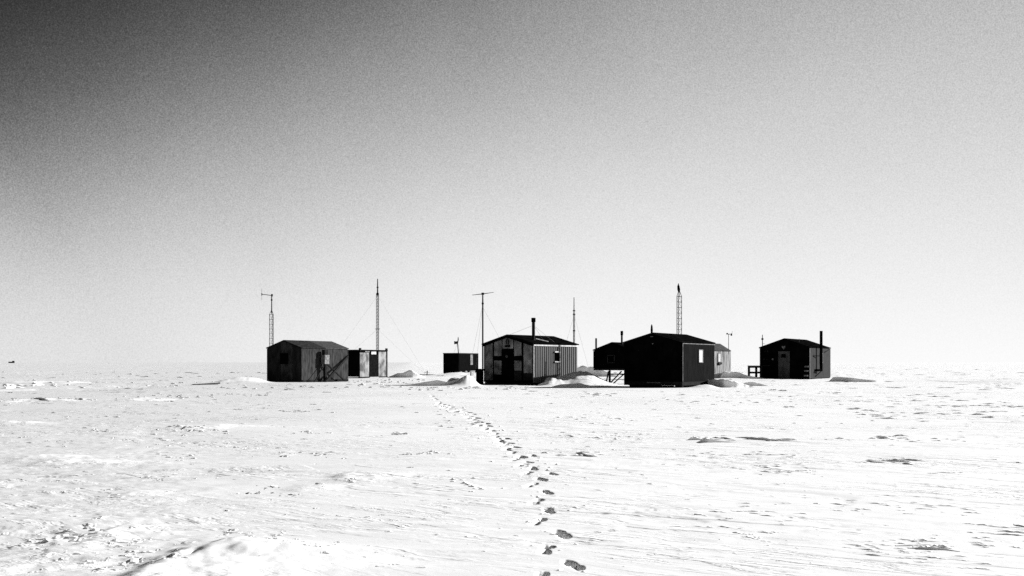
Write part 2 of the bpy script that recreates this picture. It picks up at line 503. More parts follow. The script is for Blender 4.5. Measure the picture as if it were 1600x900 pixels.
def fresh_snow(x, y):  # mask for whiter snow on mounds, with sunlit highlights painted on left humps
    f = np.zeros_like(x)
    for cx, cy, sl, sr, sf, sb, h in MOUNDS:
        if sl > 50 or h < 0:
            continue
        dx = (x - cx) / np.where(x < cx, sl, sr)
        dy = (y - cy) / np.where(y < cy, sf, sb)
        d2 = dx * dx + dy * dy
        k = d2 < 7
        e = d2[k] + .5 * perlin(x[k] / sf * 1.4, y[k] / sf * 2.2, 81) + .3 * perlin(x[k] / sf * 4, y[k] / sf * 6, 82)
        f[k] = np.maximum(f[k], sstep(1.5, .8, e))
    return f


def build_ground():
    r = [0.4, 1.0, 2.0, 3.2, 4.4, 5.4]
    x = 6.0
    while x < 9500:
        r.append(x)
        if x < 26:
            x *= 1.0042
        elif x < 54:
            x += .0048 * x
        elif x < 60:
            x += .0065 * x
        elif x < 112:
            x += .30
        else:
            x *= 1.02
    r = np.array(r)
    F = math.radians(32)
    th = np.concatenate([np.linspace(-math.pi, -F, 70)[:-1], np.linspace(-F, F, 1030), np.linspace(F, math.pi, 70)[1:-1]])
    nr, nt = len(r), len(th)
    R, T = np.meshgrid(r, th, indexing='ij')
    X, Y = (R * np.sin(T)).ravel(), (R * np.cos(T)).ravel()
    Z = ground_z(X, Y)
    Z = np.append(Z, Z[:nt].mean())
    X, Y = np.append(X, 0.0), np.append(Y, 0.0)
    i = np.arange(nr - 1)[:, None] * nt
    j = np.arange(nt)[None, :]
    jn = (j + 1) % nt
    quads = np.stack([i + j, i + nt + j, i + nt + jn, i + jn], -1).reshape(-1, 4)
    j = np.arange(nt)
    tris = np.stack([np.full(nt, nr * nt), j, (j + 1) % nt], -1)
    me = bpy.data.meshes.new("snow_field")
    nv = len(X)
    me.vertices.add(nv)
    me.vertices.foreach_set("co", np.stack([X, Y, Z], -1).astype(np.float32).ravel())
    loops = np.concatenate([quads.ravel(), tris.ravel()]).astype(np.int32)
    me.loops.add(len(loops))
    me.loops.foreach_set("vertex_index", loops)
    starts = np.concatenate([np.arange(len(quads)) * 4, len(quads) * 4 + np.arange(len(tris)) * 3]).astype(np.int32)
    me.polygons.add(len(starts))
    me.polygons.foreach_set("loop_start", starts)
    me.update(calc_edges=True)
    me.polygons.foreach_set("use_smooth", np.ones(len(starts), dtype=bool))
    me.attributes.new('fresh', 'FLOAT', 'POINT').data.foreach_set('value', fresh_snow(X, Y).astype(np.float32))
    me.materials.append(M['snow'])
    o = bpy.data.objects.new("snow_field", me)
    o['kind'] = 'structure'
    link(o)
    return nv


NV = build_ground()
build_drifts()


# ------------------------------------------------------------------ mesh helpers
class MB:
    def __init__(self):
        self.v, self.f = [], []

    def add(self, vs, fs):
        n = len(self.v)
        self.v += [tuple(p) for p in vs]
        self.f += [tuple(i + n for i in f) for f in fs]
        return self

    def box(self, x0, x1, y0, y1, z0, z1):
        vs = [(x, y, z) for z in (z0, z1) for y in (y0, y1) for x in (x0, x1)]
        return self.add(vs, [(0, 2, 3, 1), (4, 5, 7, 6), (0, 1, 5, 4), (2, 6, 7, 3), (0, 4, 6, 2), (1, 3, 7, 5)])

    def frame(self, p, q):
        d = np.array(q, float) - np.array(p, float)
        L = np.linalg.norm(d)
        d /= L
        up = np.array((0, 0, 1.0)) if abs(d[2]) < .95 else np.array((1.0, 0, 0))
        a = np.cross(d, up)
        a /= np.linalg.norm(a)
        return a, np.cross(a, d)

    def bar(self, p, q, w, h):
        a, b = self.frame(p, q)
        p, q = np.array(p, float), np.array(q, float)
        vs = [c + sx * a * w / 2 + sy * b * h / 2 for c in (p, q) for sx, sy in ((-1, -1), (1, -1), (1, 1), (-1, 1))]
        return self.add(vs, [(3, 2, 1, 0), (4, 5, 6, 7), (0, 1, 5, 4), (1, 2, 6, 5), (2, 3, 7, 6), (3, 0, 4, 7)])

    def tube(self, pts, radii, n=8):
        a, b = self.frame(pts[0], pts[-1])
        vs, fs = [], []
        for c, r in zip(pts, radii):
            c = np.array(c, float)
            for k in range(n):
                t = 2 * math.pi * k / n
                vs.append(c + r * (math.cos(t) * a + math.sin(t) * b))
        for i in range(len(pts) - 1):
            for k in range(n):
                k2 = (k + 1) % n
                fs.append((i * n + k, i * n + k2, (i + 1) * n + k2, (i + 1) * n + k))
        fs.append(tuple(range(n - 1, -1, -1)))
        fs.append(tuple((len(pts) - 1) * n + k for k in range(n)))
        return self.add(vs, fs)

    def prism(self, poly, d):
        "poly: 3D points in a plane, d: extrusion vector"
        n = len(poly)
        d = np.array(d, float)
        vs = [np.array(p, float) for p in poly] + [np.array(p, float) + d for p in poly]
        fs = [tuple(range(n - 1, -1, -1)), tuple(range(n, 2 * n))]
        fs += [(i, (i + 1) % n, n + (i + 1) % n, n + i) for i in range(n)]
        return self.add(vs, fs)

    def build(self, name, m, parent=None, bevel=0.0, smooth=False):
        me = bpy.data.meshes.new(name)
        me.from_pydata([tuple(map(float, p)) for p in self.v], [], self.f)
        me.materials.append(M[m])
        import bmesh
        bm = bmesh.new()
        bm.from_mesh(me)
        bmesh.ops.recalc_face_normals(bm, faces=bm.faces)
        if bevel:
            bmesh.ops.bevel(bm, geom=bm.edges[:], offset=bevel, segments=1, affect='EDGES')
        bm.to_mesh(me)
        bm.free()
        if smooth:
            me.polygons.foreach_set("use_smooth", [True] * len(me.polygons))
        return link(bpy.data.objects.new(name, me), parent)


def tag(o, label=None, cat=None, group=None, kind=None):
    for k, v in (('label', label), ('category', cat), ('group', group), ('kind', kind)):
        if v:
            o[k] = v
    return o


def empty(name, loc, rz, label, cat, group=None):
    o = bpy.data.objects.new(name, None)
    o.empty_display_size = .3
    o.location = loc
    o.rotation_euler = (0, 0, rz)
    tag(o, label, cat, group)
    return link(o)


# ------------------------------------------------------------------ gabled huts
class Hut:
    """x runs along the long wall away from the gable seen in the photograph, y along the gable to the left."""

    def __init__(s, name, label, cat, pn, Yn, pf, Yf, pl, ze, zr, zf=0.0, group=None, zb=0.0):
        s.N = np.array((px2(pn, Yn), Yn))
        far = np.array((px2(pf, Yf), Yf))
        s.L = float(np.linalg.norm(far - s.N))
        s.u = (far - s.N) / s.L
        s.v = np.array((-s.u[1], s.u[0]))
        k = (pl - 800) / FPX
        s.w = float((k * s.N[1] - s.N[0]) / (s.v[0] - k * s.v[1]))
        s.zb, s.ze, s.zr, s.zf = zb, ze - zb, zr - zb, zf - zb
        c = s.N + s.u * s.L / 2 + s.v * s.w / 2
        s.root = empty(name, (c[0], c[1], zb), math.atan2(s.u[1], s.u[0]), label, cat, group)

    def _t(s, d, px):
        k = (px - 800) / FPX
        t = (k * s.N[1] - s.N[0]) / (d[0] - k * d[1])
        return t, s.N[1] + t * d[1]

    def g(s, px, py, off=0.0):
        t, Y = s._t(s.v, px)
        return np.array((-s.L / 2 - off, -s.w / 2 + t, pz(py, Y) - s.zb))

    def sd(s, px, py, off=0.0):
        t, Y = s._t(s.u, px)
        return np.array((-s.L / 2 + t, -s.w / 2 - off, pz(py, Y) - s.zb))

    def slope(s, y):
        return s.ze + (s.zr - s.ze) * (1 - abs(y) / (s.w / 2))

    def core(s, m, name='wall'):
        e = .02
        w, r = s.w / 2 - e, s.zr - .04
        poly = [(-s.L / 2 + e, w, s.zf), (-s.L / 2 + e, -w, s.zf), (-s.L / 2 + e, -w, s.ze - .04), (-s.L / 2 + e, 0, r), (-s.L / 2 + e, w, s.ze - .04)]
        return MB().prism(poly, (s.L - 2 * e, 0, 0)).build(name, m, s.root)

    def gable_panel(s, y0, y1, z0, z1, m, t=.03, name='panel', parent=None, gap=.012, label=None):
        lo, hi = min(y0, y1) + gap, max(y0, y1) - gap
        x = -s.L / 2 + .018
        poly = [(x, lo, z0), (x, hi, z0)]
        top = lambda y: min(z1, s.slope(y) - .05)
        poly.append((x, hi, top(hi)))
        if lo < 0 < hi and z1 > s.slope(0) - .05:
            poly.append((x, 0, s.slope(0) - .05))
        poly.append((x, lo, top(lo)))
        o = MB().prism(poly, (-t, 0, 0)).build(name, m, parent or s.root)
        if label:
            o['label'] = label
        return o

    def box_g(s, name, m, a, b, t, off=.012, parent=None, bevel=0.0, label=None):
        p, q = s.g(*a), s.g(*b)
        x = -s.L / 2 - off
        o = MB().box(x - t, x, min(p[1], q[1]), max(p[1], q[1]), min(p[2], q[2]), max(p[2], q[2])).build(name, m, parent or s.root, bevel)
        if label:
            o['label'] = label
        return o

    def box_s(s, name, m, a, b, t, off=.012, parent=None, bevel=0.0, label=None):
        p, q = s.sd(*a), s.sd(*b)
        y = -s.w / 2 - off
        o = MB().box(min(p[0], q[0]), max(p[0], q[0]), y - t, y, min(p[2], q[2]), max(p[2], q[2])).build(name, m, parent or s.root, bevel)
        if label:
            o['label'] = label
        return o

    def side_panel(s, px0, px1, m, z0=None, z1=None, t=.03, name='panel', label=None):
        a, b = s.sd(px0, 560)[0] + .012, s.sd(px1, 560)[0] - .012
        y = -s.w / 2 + .018
        o = MB().box(a, b, y - t, y, s.zf if z0 is None else z0, s.ze - .05 if z1 is None else z1).build(name, m, s.root)
        if label:
            o['label'] = label
        return o

    def corrugated(s, m, pitch, depth, z0=None, z1=None, name='corrugated_wall', worn=None):
        "one folded sheet along the long wall, with real ribs"
        z0 = s.zf if z0 is None else z0
        z1 = s.ze - .05 if z1 is None else z1
        xs, ds = [], []
        n = int(s.L / pitch)
        for i in range(n):
            b = -s.L / 2 + i * s.L / n
            p = s.L / n
            for f, d in ((0, 0), (.18, 1), (.5, 1), (.68, 0)):
                xs.append(b + f * p)
                ds.append(d * depth)
        xs.append(s.L / 2)
        ds.append(0)
        y = -s.w / 2 + .015
        vs, fs = [], []
        for x, d in zip(xs, ds):
            vs += [(x, y - .01 - d, z0), (x, y - .01 - d, z1), (x, y, z0), (x, y, z1)]
        for i in range(len(xs) - 1):
            a, b = i * 4, i * 4 + 4
            fs += [(a, b, b + 1, a + 1), (a + 1, b + 1, b + 3, a + 3), (a + 2, a + 3, b + 3, b + 2), (a, a + 2, b + 2, b)]
        fs += [(0, 1, 3, 2), (len(vs) - 4, len(vs) - 2, len(vs) - 1, len(vs) - 3)]
        o = MB().add(vs, fs).build(name, m, s.root)
        if worn:                                   # paler second material on one flank of every rib
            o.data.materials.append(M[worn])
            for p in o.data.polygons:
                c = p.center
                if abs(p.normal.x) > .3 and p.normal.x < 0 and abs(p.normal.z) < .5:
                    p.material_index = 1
        return o

    def roof(s, mats, oh=.10, t=.07, eave=.08, cuts=None):
        "left slope, then the right slope in one or more lengths"
        w = s.w / 2
        k = (s.zr - s.ze) / w
        x0, x1 = -s.L / 2 - oh, s.L / 2 + oh
        out = []
        for sgn in (1, -1):
            ms = mats if sgn < 0 else mats[:1]
            cs = [x0] + (list(cuts) if cuts and sgn < 0 else []) + [x1]
            for i in range(len(cs) - 1):
                g = .006 if i < len(cs) - 2 else 0
                y = sgn * (w + eave)
                z = s.ze - k * eave
                poly = [(cs[i], sgn * .002, s.zr), (cs[i], y, z), (cs[i], y, z + t), (cs[i], sgn * .002, s.zr + t)]
                out.append(MB().prism(poly, (cs[i + 1] - g - cs[i], 0, 0)).build('roof', ms[min(i, len(ms) - 1)], s.root))
        return out

    def rake(s, m, wd=.14, t=.03, oh=.10, name='bargeboard'):
        "boards under the roof edge on the gable"
        k = (s.zr - s.ze) / (s.w / 2)
        x = -s.L / 2 - oh - .003
        for sgn in (1, -1):
            y = sgn * (s.w / 2 + .05)
            z = s.ze - k * .05
            poly = [(x, sgn * .004, s.zr + .05), (x, y, z + .05), (x, y, z + .05 - wd), (x, sgn * .004, s.zr + .05 - wd)]
            MB().prism(poly, (-t, 0, 0)).build(name, m, s.root)

    def window_s(s, a, b, pane, frame=None, fr=.05, t=.05):
        p, q = s.sd(*a), s.sd(*b)
        xa, xb, za, zb = min(p[0], q[0]), max(p[0], q[0]), min(p[2], q[2]), max(p[2], q[2])
        y = -s.w / 2 - .02
        w = MB()
        if frame:
            w.box(xa - fr, xb + fr, y - t, y, zb, zb + fr)
            w.box(xa - fr, xb + fr, y - t, y, za - fr, za)
            w.box(xa - fr, xa, y - t, y, za, zb)
            w.box(xb, xb + fr, y - t, y, za, zb)
            wo = w.build('window', frame, s.root)
        else:
            wo = w.box(xa - .02, xb + .02, y - .02, y, za - .02, zb + .02).build('window', 'black', s.root)
        MB().box(xa, xb, y - .03, y + .01, za, zb).build('pane', pane, wo)
        return wo, (xa, xb, za, zb)

    def window_g(s, a, b, pane, frame='black', fr=.05, t=.05):
        p, q = s.g(*a), s.g(*b)
        ya, yb, za, zb = min(p[1], q[1]), max(p[1], q[1]), min(p[2], q[2]), max(p[2], q[2])
        x = -s.L / 2 - .015
        w = MB()
        w.box(x - t, x, ya - fr, yb + fr, zb, zb + fr)
        w.box(x - t, x, ya - fr, yb + fr, za - fr, za)
        w.box(x - t, x, ya - fr, ya, za, zb)
        w.box(x - t, x, yb, yb + fr, za, zb)
        wo = w.build('window', frame, s.root)
        MB().box(x - .03, x + .01, ya, yb, za, zb).build('pane', pane, wo)
        return wo


# hut one: far left, dark gable with a boarded window, long side of weathered panels
h1 = Hut('hut', 'weathered dark hut at the far left with a plank propped against its panelled side', 'hut',
         471, 80.0, 544, 85.6, 417, 2.74, 3.34, .16, 'field huts in a row on the snow')
h1.core('black')
h1.roof(['roof_worn', 'roof_grey'], cuts=[h1.sd(508, 545)[0]], oh=.05, eave=.05)
b = [417, 427, 438.5, 457, 471]
for i in range(4):
    y0, y1 = h1.g(b[i], 560)[1], h1.g(b[i + 1], 560)[1]
    h1.gable_panel(y0, y1, h1.zf, 9, 'ply_faded' if i == 2 else 'ply_dark')
h1.window_g((439, 553), (450, 568), 'glass')
bb = [471, 487, 499.5, 519.5, 531.5, 544]
for i in range(5):
    h1.side_panel(bb[i], bb[i + 1], 'side_one')
for x0, x1 in ((472, 477.5), (479, 523.5), (526, 543)):
    a, c = h1.sd(x0, 594), h1.sd(x1, 594)
    MB().box(a[0], c[0], -h1.w / 2 - .10, -h1.w / 2 + .16, -.06, .155).build('skid', 'timber', h1.root)
MB().box(-h1.L / 2 - .04, h1.L / 2, h1.w / 2 - .3, h1.w / 2 - .02, -.06, .155).build('skid', 'timber', h1.root)
MB().box(-h1.L / 2 + .01, -h1.L / 2 + .10, -h1.w / 2 + .17, h1.w / 2 - .31, -.06, .155).build('crossbeam', 'timber', h1.root)


def side_world(h, px, py, off):
    "world point seen at a pixel, on the plane standing off the long wall"
    n = h.N - h.v * off
    k = (px - 800) / FPX
    t = (k * n[1] - n[0]) / (h.u[0] - k * h.u[1])
    w = n + h.u * t
    return np.array((w[0], w[1], pz(py, w[1])))


def stand_one():
    W = lambda px, py, off: side_world(h1, px, py, off)
    base = W(506.5, 593, .40)
    base[2] = gz(base[0], base[1])
    r = empty('instrument_stand', base, h1.root.rotation_euler[2], 'three legged timber stand with a pale box and dark cap before the leftmost hut', 'stand')
    inv = lambda p: rot_into(p, base, h1.root.rotation_euler[2])
    for a, c, wd in (((490, 594, .7), (506, 571, .40), .07), ((508, 595, .45), (508, 569, .40), .22), ((510, 568, .40), (541.5, 594, .50), .10)):
        p, q = W(*a), W(*c)
        lo = min((p, q), key=lambda k: k[2])
        lo[2] = gz(lo[0], lo[1]) - .08
        MB().bar(inv(p), inv(q), wd, wd).build('leg', 'timber', r)
    p, q = inv(W(504.5, 569, .40)), inv(W(512, 554.5, .40))
    MB().box(p[0], q[0], -.2, .2, p[2], q[2]).build('instrument_box', 'dull_trim', r, .02)
    MB().box(p[0] + .05, q[0] - .12, -.15, .15, q[2] + .003, q[2] + .42).build('cap', 'timber', r, .02)


def rot_into(p, base, ang):
    d = np.array(p) - np.array(base)
    return np.array((d[0] * math.cos(ang) + d[1] * math.sin(ang), -d[0] * math.sin(ang) + d[1] * math.cos(ang), d[2]))


stand_one()
p, q = side_world(h1, 507, 594, .95), side_world(h1, 543.5, 556.5, .08)
p[2] = gz(p[0], p[1]) - .05
k = MB().bar(p, q, .14, .18).build('plank', 'timber')
tag(k, 'long dark plank leaning against the panelled side of the leftmost hut', 'plank')

# shed behind hut one
s1 = Hut('shed', 'flat roofed shed with peeling white panels and a dark door behind the leftmost hut', 'shed',
         562, 101.0, 605.5, 105.5, 536, 2.83, 2.86, .12)
s1.core('black')
MB().box(-s1.L / 2 - .03, s1.L / 2 + .03, -s1.w / 2 - .03, s1.w / 2 + .03, s1.ze - .03, s1.ze + .05).build('roof', 'roof_dark', s1.root)
zt = s1.sd(570, 551)[2]
s1.side_panel(562.3, 576.6, 'peel', z1=zt)
s1.side_panel(591.4, 603, 'peel', z1=zt + .12)
s1.side_panel(603, 605.5, 'ply_faded', z1=zt + .12)
s1.box_s('door', 'door_dark', (577.6, 588.5), (590.8, 554), .035, off=-.01)
s1.box_s('lintel', 'trim', (580, 553.6), (587.5, 549.5), .04, off=-.01)
s1.box_s('lintel', 'dull_trim', (570.5, 550.4), (577, 548.5), .04, off=-.01, label='dark weathered strip over the left panel')
s1.box_s('threshold', 'trim', (577, 590), (591, 588.8), .08, off=-.01)
for px, hgt in ((563.3, .22), (604.5, .24)):
    a = s1.sd(px, 548)
    MB().box(a[0] - .10, a[0] + .10, -s1.w / 2 - .035, -s1.w / 2 + .15, s1.ze - .1, s1.ze + hgt).build('corner_post', 'timber', s1.root)
for x0, x1 in ((562, 577), (577.5, 606)):
    a, c = s1.sd(x0, 590), s1.sd(x1, 590)
    MB().box(a[0], c[0] - .05, -s1.w / 2 - .03, -s1.w / 2 + .15, -.1, .115).build('skid', 'timber', s1.root)

# container left of hut two
c1 = Hut('container', 'black ribbed steel container with a small flag on its roof', 'container',
         716, 126.0, 747, 132, 692.3, 2.72, 2.74, .22, zb=.12)
c1.core('black')
MB().box(-c1.L / 2 - .02, c1.L / 2 + .02, -c1.w / 2 - .02, c1.w / 2 + .02, c1.ze - .04, c1.ze + .06).build('roof', 'soot', c1.root)
c1.corrugated('container', .34, .04, name='ribbed_side')
c1.box_s('peeling_notice', 'dull_trim', (734.5, 570), (738.2, 554), .02, off=.04)
for px in (716.4, 746.6):
    a = c1.sd(px, 560)
    MB().box(a[0] - .07, a[0] + .07, -c1.w / 2 - .05, -c1.w / 2 + .05, c1.zf - .05, c1.ze + .05).build('corner_post', 'black', c1.root)
for sgn in (-1, 1):
    MB().box(-c1.L / 2, c1.L / 2, sgn * (c1.w / 2 - .2) - .1, sgn * (c1.w / 2 - .2) + .1, -.2, c1.zf - .002).build('skid', 'timber', c1.root)

# hut two: centre, blotched gable with a dark door, corrugated side, tall flue
h2 = Hut('hut', 'hut with blotched pale gable panels, corrugated side and tall capped flue in the centre', 'hut',
         833, 71.0, 902, 75.6, 755.5, 2.92, 3.55, .14, 'field huts in a row on the snow')
h2.core('black')
h2.roof(['roof_dark', 'roof_dark'], oh=.14, eave=.08)
h2.rake('black', .22)
Y = lambda px: h2.g(px, 560)[1]
zl, zm0, zm1 = h2.g(770, 594)[2], h2.g(790, 563.5)[2], h2.g(790, 556)[2]
h2.gable_panel(Y(758), Y(770), zl, 9, 'gable_two')
h2.gable_panel(Y(772), Y(784), zm1, 9, 'gable_two')
h2.gable_panel(Y(772), Y(784), h2.g(780, 585)[2], zm0, 'gable_two')
h2.gable_panel(Y(785.3), Y(802), h2.g(790, 544.7)[2], 9, 'gable_two')
h2.gable_panel(Y(803.3), Y(815), zm1, 9, 'gable_two')
h2.gable_panel(Y(803.3), Y(815), h2.g(808, 579)[2], zm0, 'gable_two')
h2.gable_panel(Y(818), Y(831.5), h2.g(825, 583)[2], 9, 'gable_two')
h2.gable_panel(Y(803.3), Y(815), zl, h2.g(808, 579.7)[2], 'ply_dark', label='dark stained lower panel right of the door')
h2.gable_panel(Y(818), Y(831.5), zl, h2.g(825, 583.7)[2], 'ply_dark', label='dark stained lower panel at the corner')
d2 = h2.box_g('door', 'black', (784.6, 598), (803, 545.6), .06, off=-.015)
p = h2.g(792.4, 557)
MB().tube([(-h2.L / 2 - .055, p[1], p[2]), (-h2.L / 2 - .068, p[1], p[2])], [.10, .10], 14).build('porthole', 'door_grey', d2)
# emblem: upright lantern-like outline over a dark plaque
em = MB()
a, c = h2.g(791.4, 538), h2.g(795, 531)
x = -h2.L / 2 - .018
em.box(x - .02, x, a[1] - .03, a[1] + .03, a[2], c[2])
em.box(x - .02, x, c[1] - .03, c[1] + .03, a[2], c[2])
em.prism([(x, a[1] + .03, c[2] + .002), (x, (a[1] + c[1]) / 2, c[2] + .12), (x, c[1] - .03, c[2] + .002), (x, (a[1] + c[1]) / 2, c[2] + .05)], (-.02, 0, 0))
em.build('emblem', 'black', h2.root)
h2.box_g('plaque', 'black', (789, 542.3), (797.6, 539.2), .02, off=.016)
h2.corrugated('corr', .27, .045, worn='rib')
a, c = h2.sd(834, 540), h2.sd(901.5, 541)
MB().box(-h2.L / 2 + .02, h2.L / 2, -h2.w / 2 - .075, -h2.w / 2 - .045, h2.ze - .155, h2.ze - .055).build('fascia', 'trim', h2.root)
MB().box(-h2.L / 2 - .05, -h2.L / 2 + .13, -h2.w / 2 - .05, -h2.w / 2 - .032, h2.zf, h2.ze - .10).build('corner_strip', 'dull_trim', h2.root)
wo, (xa, xb, za, zb) = h2.window_s((866, 564), (873.3, 551.5), 'glass')
MB().box(xa - .06, xb + .06, -h2.w / 2 - .13, -h2.w / 2 - .03, za - .10, za - .025).build('sill', 'trim', wo)
MB().box(xa - .06, xb + .06, -h2.w / 2 - .13, -h2.w / 2 - .03, zb + .03, zb + .12).build('hood', 'trim', wo)
for sgn in (-1, 1):
    MB().box(-h2.L / 2, h2.L / 2, sgn * (h2.w / 2 - .25) - .12, sgn * (h2.w / 2 - .25) + .12, -.2, h2.zf - .003).build('skid', 'timber', h2.root)
MB().box(-h2.L / 2 - .03, -h2.L / 2 + .1, -h2.w / 2 + .38, h2.w / 2 - .38, -.2, h2.zf - .003).build('crossbeam', 'timber', h2.root)


def on_roof(h, px, Y):
    "local x, y of a point above the roof of a hut"
    return rot_into((px2(px, Y), Y, h.zb), tuple(h.root.location), h.root.rotation_euler[2])


def flue(h, px, Y, top, wpx, cap=True, m='soot', capm='black', z0=None):
    q = on_roof(h, px, Y)
    zt = pz(top, Y) - h.zb
    zb_ = h.slope(q[1]) - .1 if z0 is None else z0
    r = wpx / FPX * Y / 2
    f = MB().tube([(q[0], q[1], zb_), (q[0], q[1], zt - (.18 if cap else 0))], [r, r], 14).build('flue', m, h.root, smooth=False)
    MB().tube([(q[0], q[1], zb_ - .02), (q[0], q[1], zb_ + .22)], [r * 1.7, r * 1.12], 14).build('flashing', m, f)
    if cap:
        MB().tube([(q[0], q[1], zt - .32), (q[0], q[1], zt - .30), (q[0], q[1], zt - .02), (q[0], q[1], zt)], [r * 1.05, r * 1.38, r * 1.38, r * 1.1], 14).build('cowl', capm, f)
    return f, q, zt


f2, q2, zt2 = flue(h2, 833.5, 72.6, 496.5, 5.0)
for dx, dy in ((-1.6, 1.1), (1.7, -.7), (1.6, .3)):
    ex, ey = q2[0] + dx, max(min(q2[1] + dy, h2.w / 2), -h2.w / 2)
    MB().tube([(q2[0], q2[1], zt2 - .55), (ex, ey, h2.slope(ey) + .07)], [.007, .007], 5).build('stay_wire', 'wire', f2)
MB().bar((q2[0] + .15, q2[1] - .1, h2.slope(q2[1]) + .15), (q2[0] + 1.1, q2[1] - .55, h2.slope(q2[1] - .55) + .10), .06, .06).build('roof_batten', 'trim', h2.root)

# hut three: nearest, pitch black gable
h3 = Hut('hut', 'nearest hut with a pitch black gable and one bright narrow window in its side', 'hut',
         1066.5, 62.0, 1116.5, 66.6, 975, 2.85, 3.42, .38, 'field huts in a row on the snow')
h3.core('black')
h3.roof(['roof_dark', 'roof_dark'], oh=.06, eave=.05)
h3.rake('soot', .06, oh=.06)
b = [975, 990, 1006, 1021, 1036, 1051, 1066.5]
for i in range(6):
    h3.gable_panel(h3.g(b[i], 560)[1], h3.g(b[i + 1], 560)[1], h3.zf, 9, 'black', gap=.006)
h3.corrugated('side_three', .19, .022, name='ribbed_side')
MB().box(-h3.L / 2 - .035, -h3.L / 2 + .005, -h3.w / 2 - .035, -h3.w / 2 - .019, h3.zf, h3.ze - .08).build('corner_strip', 'dull_trim', h3.root)
MB().box(-h3.L / 2 + .03, h3.L / 2, -h3.w / 2 - .035, -h3.w / 2 - .021, h3.ze - .10, h3.ze - .06).build('fascia', 'dull_trim', h3.root)
h3.window_s((1091.3, 565.5), (1096.8, 547.5), 'bright_pane', 'dull_trim', .05)
h3.window_g((1011, 562), (1029, 547), 'glass')
h3.box_g('vent_grille', 'dull_trim', (1016.5, 526.6), (1021, 525.4), .03, off=.013)
h3.box_g('lamp', 'dull_trim', (1019.7, 538), (1020.9, 536), .08, off=.013)
h3.box_g('door_step', 'dull_trim', (1013, 598.3), (1033, 597.2), .25, off=.013)
MB().box(-h3.L / 2 - .02, h3.L / 2 + .02, -h3.w / 2 + .01, h3.w / 2 - .01, h3.zf - .24, h3.zf - .003).build('floor_frame', 'timber', h3.root)
for sgn in (-1, 1):
    MB().box(-h3.L / 2 + .05, h3.L / 2 - .9, sgn * (h3.w / 2 - .45) - .09, sgn * (h3.w / 2 - .45) + .09, -.25, h3.zf - .245).build('skid', 'timber', h3.root)
for k in range(3):
    x = -h3.L / 2 + .25 + k * 1.9
    MB().box(x - .12, x + .12, -h3.w / 2 + .08, -h3.w / 2 + .3, -.3, h3.zf - .245).build('foot_block', 'timber', h3.root)
MB().box(-h3.L / 2 + .0, -h3.L / 2 + .1, -h3.w / 2 + .6, h3.w / 2 - .6, -.25, h3.zf - .245).build('skirting', 'black', h3.root)
q = on_roof(h3, 1018.3, 63.4)
zt = pz(506.5, 63.4) - h3.zb
MB().tube([(q[0], q[1], h3.zr - .05), (q[0], q[1], zt - .35), (q[0], q[1], zt - .12), (q[0], q[1], zt)], [.06, .075, .055, .01], 10).build('roof_vent', 'black', h3.root, smooth=True)

# raised hut on stilts behind hut three
h5 = Hut('stilt_hut', 'small black hut raised on braced stilts behind the nearest hut, with two flues', 'hut',
         986, 70.6, 1012, 73.2, 927, 2.45, 2.98, 1.16)
h5.core('black')
h5.roof(['roof_dark', 'roof_worn'], oh=.04, eave=.03)
for i in range(4):
    y0, y1 = h5.w / 2 - i * h5.w / 4, h5.w / 2 - (i + 1) * h5.w / 4
    h5.gable_panel(y0, y1, h5.zf, 9, 'black', gap=.006)
h5.window_g((950.3, 566.5), (960, 555.5), 'glass', 'ply_faded', .04)
MB().box(-h5.L / 2, h5.L / 2, -h5.w / 2 + .02, h5.w / 2 - .02, h5.zf - .14, h5.zf - .003).build('floor_frame', 'timber', h5.root)
legs = []
for x in (-h5.L / 2 + .12, h5.L / 2 - .12):
    for y in (-h5.w / 2 + .2, h5.w / 2 - 1.25):
        MB().box(x - .06, x + .06, y - .06, y + .06, -.3, h5.zf - .145).build('stilt', 'timber', h5.root)
        legs.append((x, y))
pz0 = h5.zf - .2
MB().bar((legs[0][0] - .08, legs[0][1] + .55, pz0), (legs[1][0] - .08, legs[1][1], .02), .08, .08).build('brace', 'timber', h5.root)
MB().bar((legs[0][0] - .08, legs[0][1] + .12, pz0), (legs[1][0] - .08, legs[1][1] - .25, .02), .07, .07).build('brace', 'timber', h5.root)
MB().bar((legs[1][0] - .1, legs[1][1] + .25, 0), (legs[1][0] - .1, legs[1][1] + .05, pz0), .08, .08).build('brace', 'timber', h5.root)
MB().bar((legs[1][0] - .05, legs[1][1] - .1, .75), (legs[0][0] - .05, legs[0][1], .75), .05, .08).build('crossbar', 'timber', h5.root)
flue(h5, 931.4, 73.2, 528.5, 2.8, False)
flue(h5, 971.6, 72.0, 517, 3.0, True)

# pale hut seen behind hut three
h6 = Hut('hut', 'pale weathered hut half hidden behind the right end of the nearest hut', 'hut',
         1083, 94.0, 1141.8, 100.5, 1048, 2.72, 3.42, .50, zb=.3)
h6.core('pale')
h6.roof(['roof_grey', 'roof_grey'], oh=.03, eave=.03)
bb = [1083, 1091, 1099, 1107, 1115, 1124, 1132, 1141.8]
for i in range(7):
    h6.side_panel(bb[i], bb[i + 1], 'pale')
wo, (xa, xb, za, zb) = h6.window_s((1121.6, 565), (1125.6, 552.5), 'bright_pane', 'dull_trim', .06)
MB().box(xa - .08, xb + .08, -h6.w / 2 - .16, -h6.w / 2 - .02, za - .28, za - .07).build('sill', 'soot', wo)

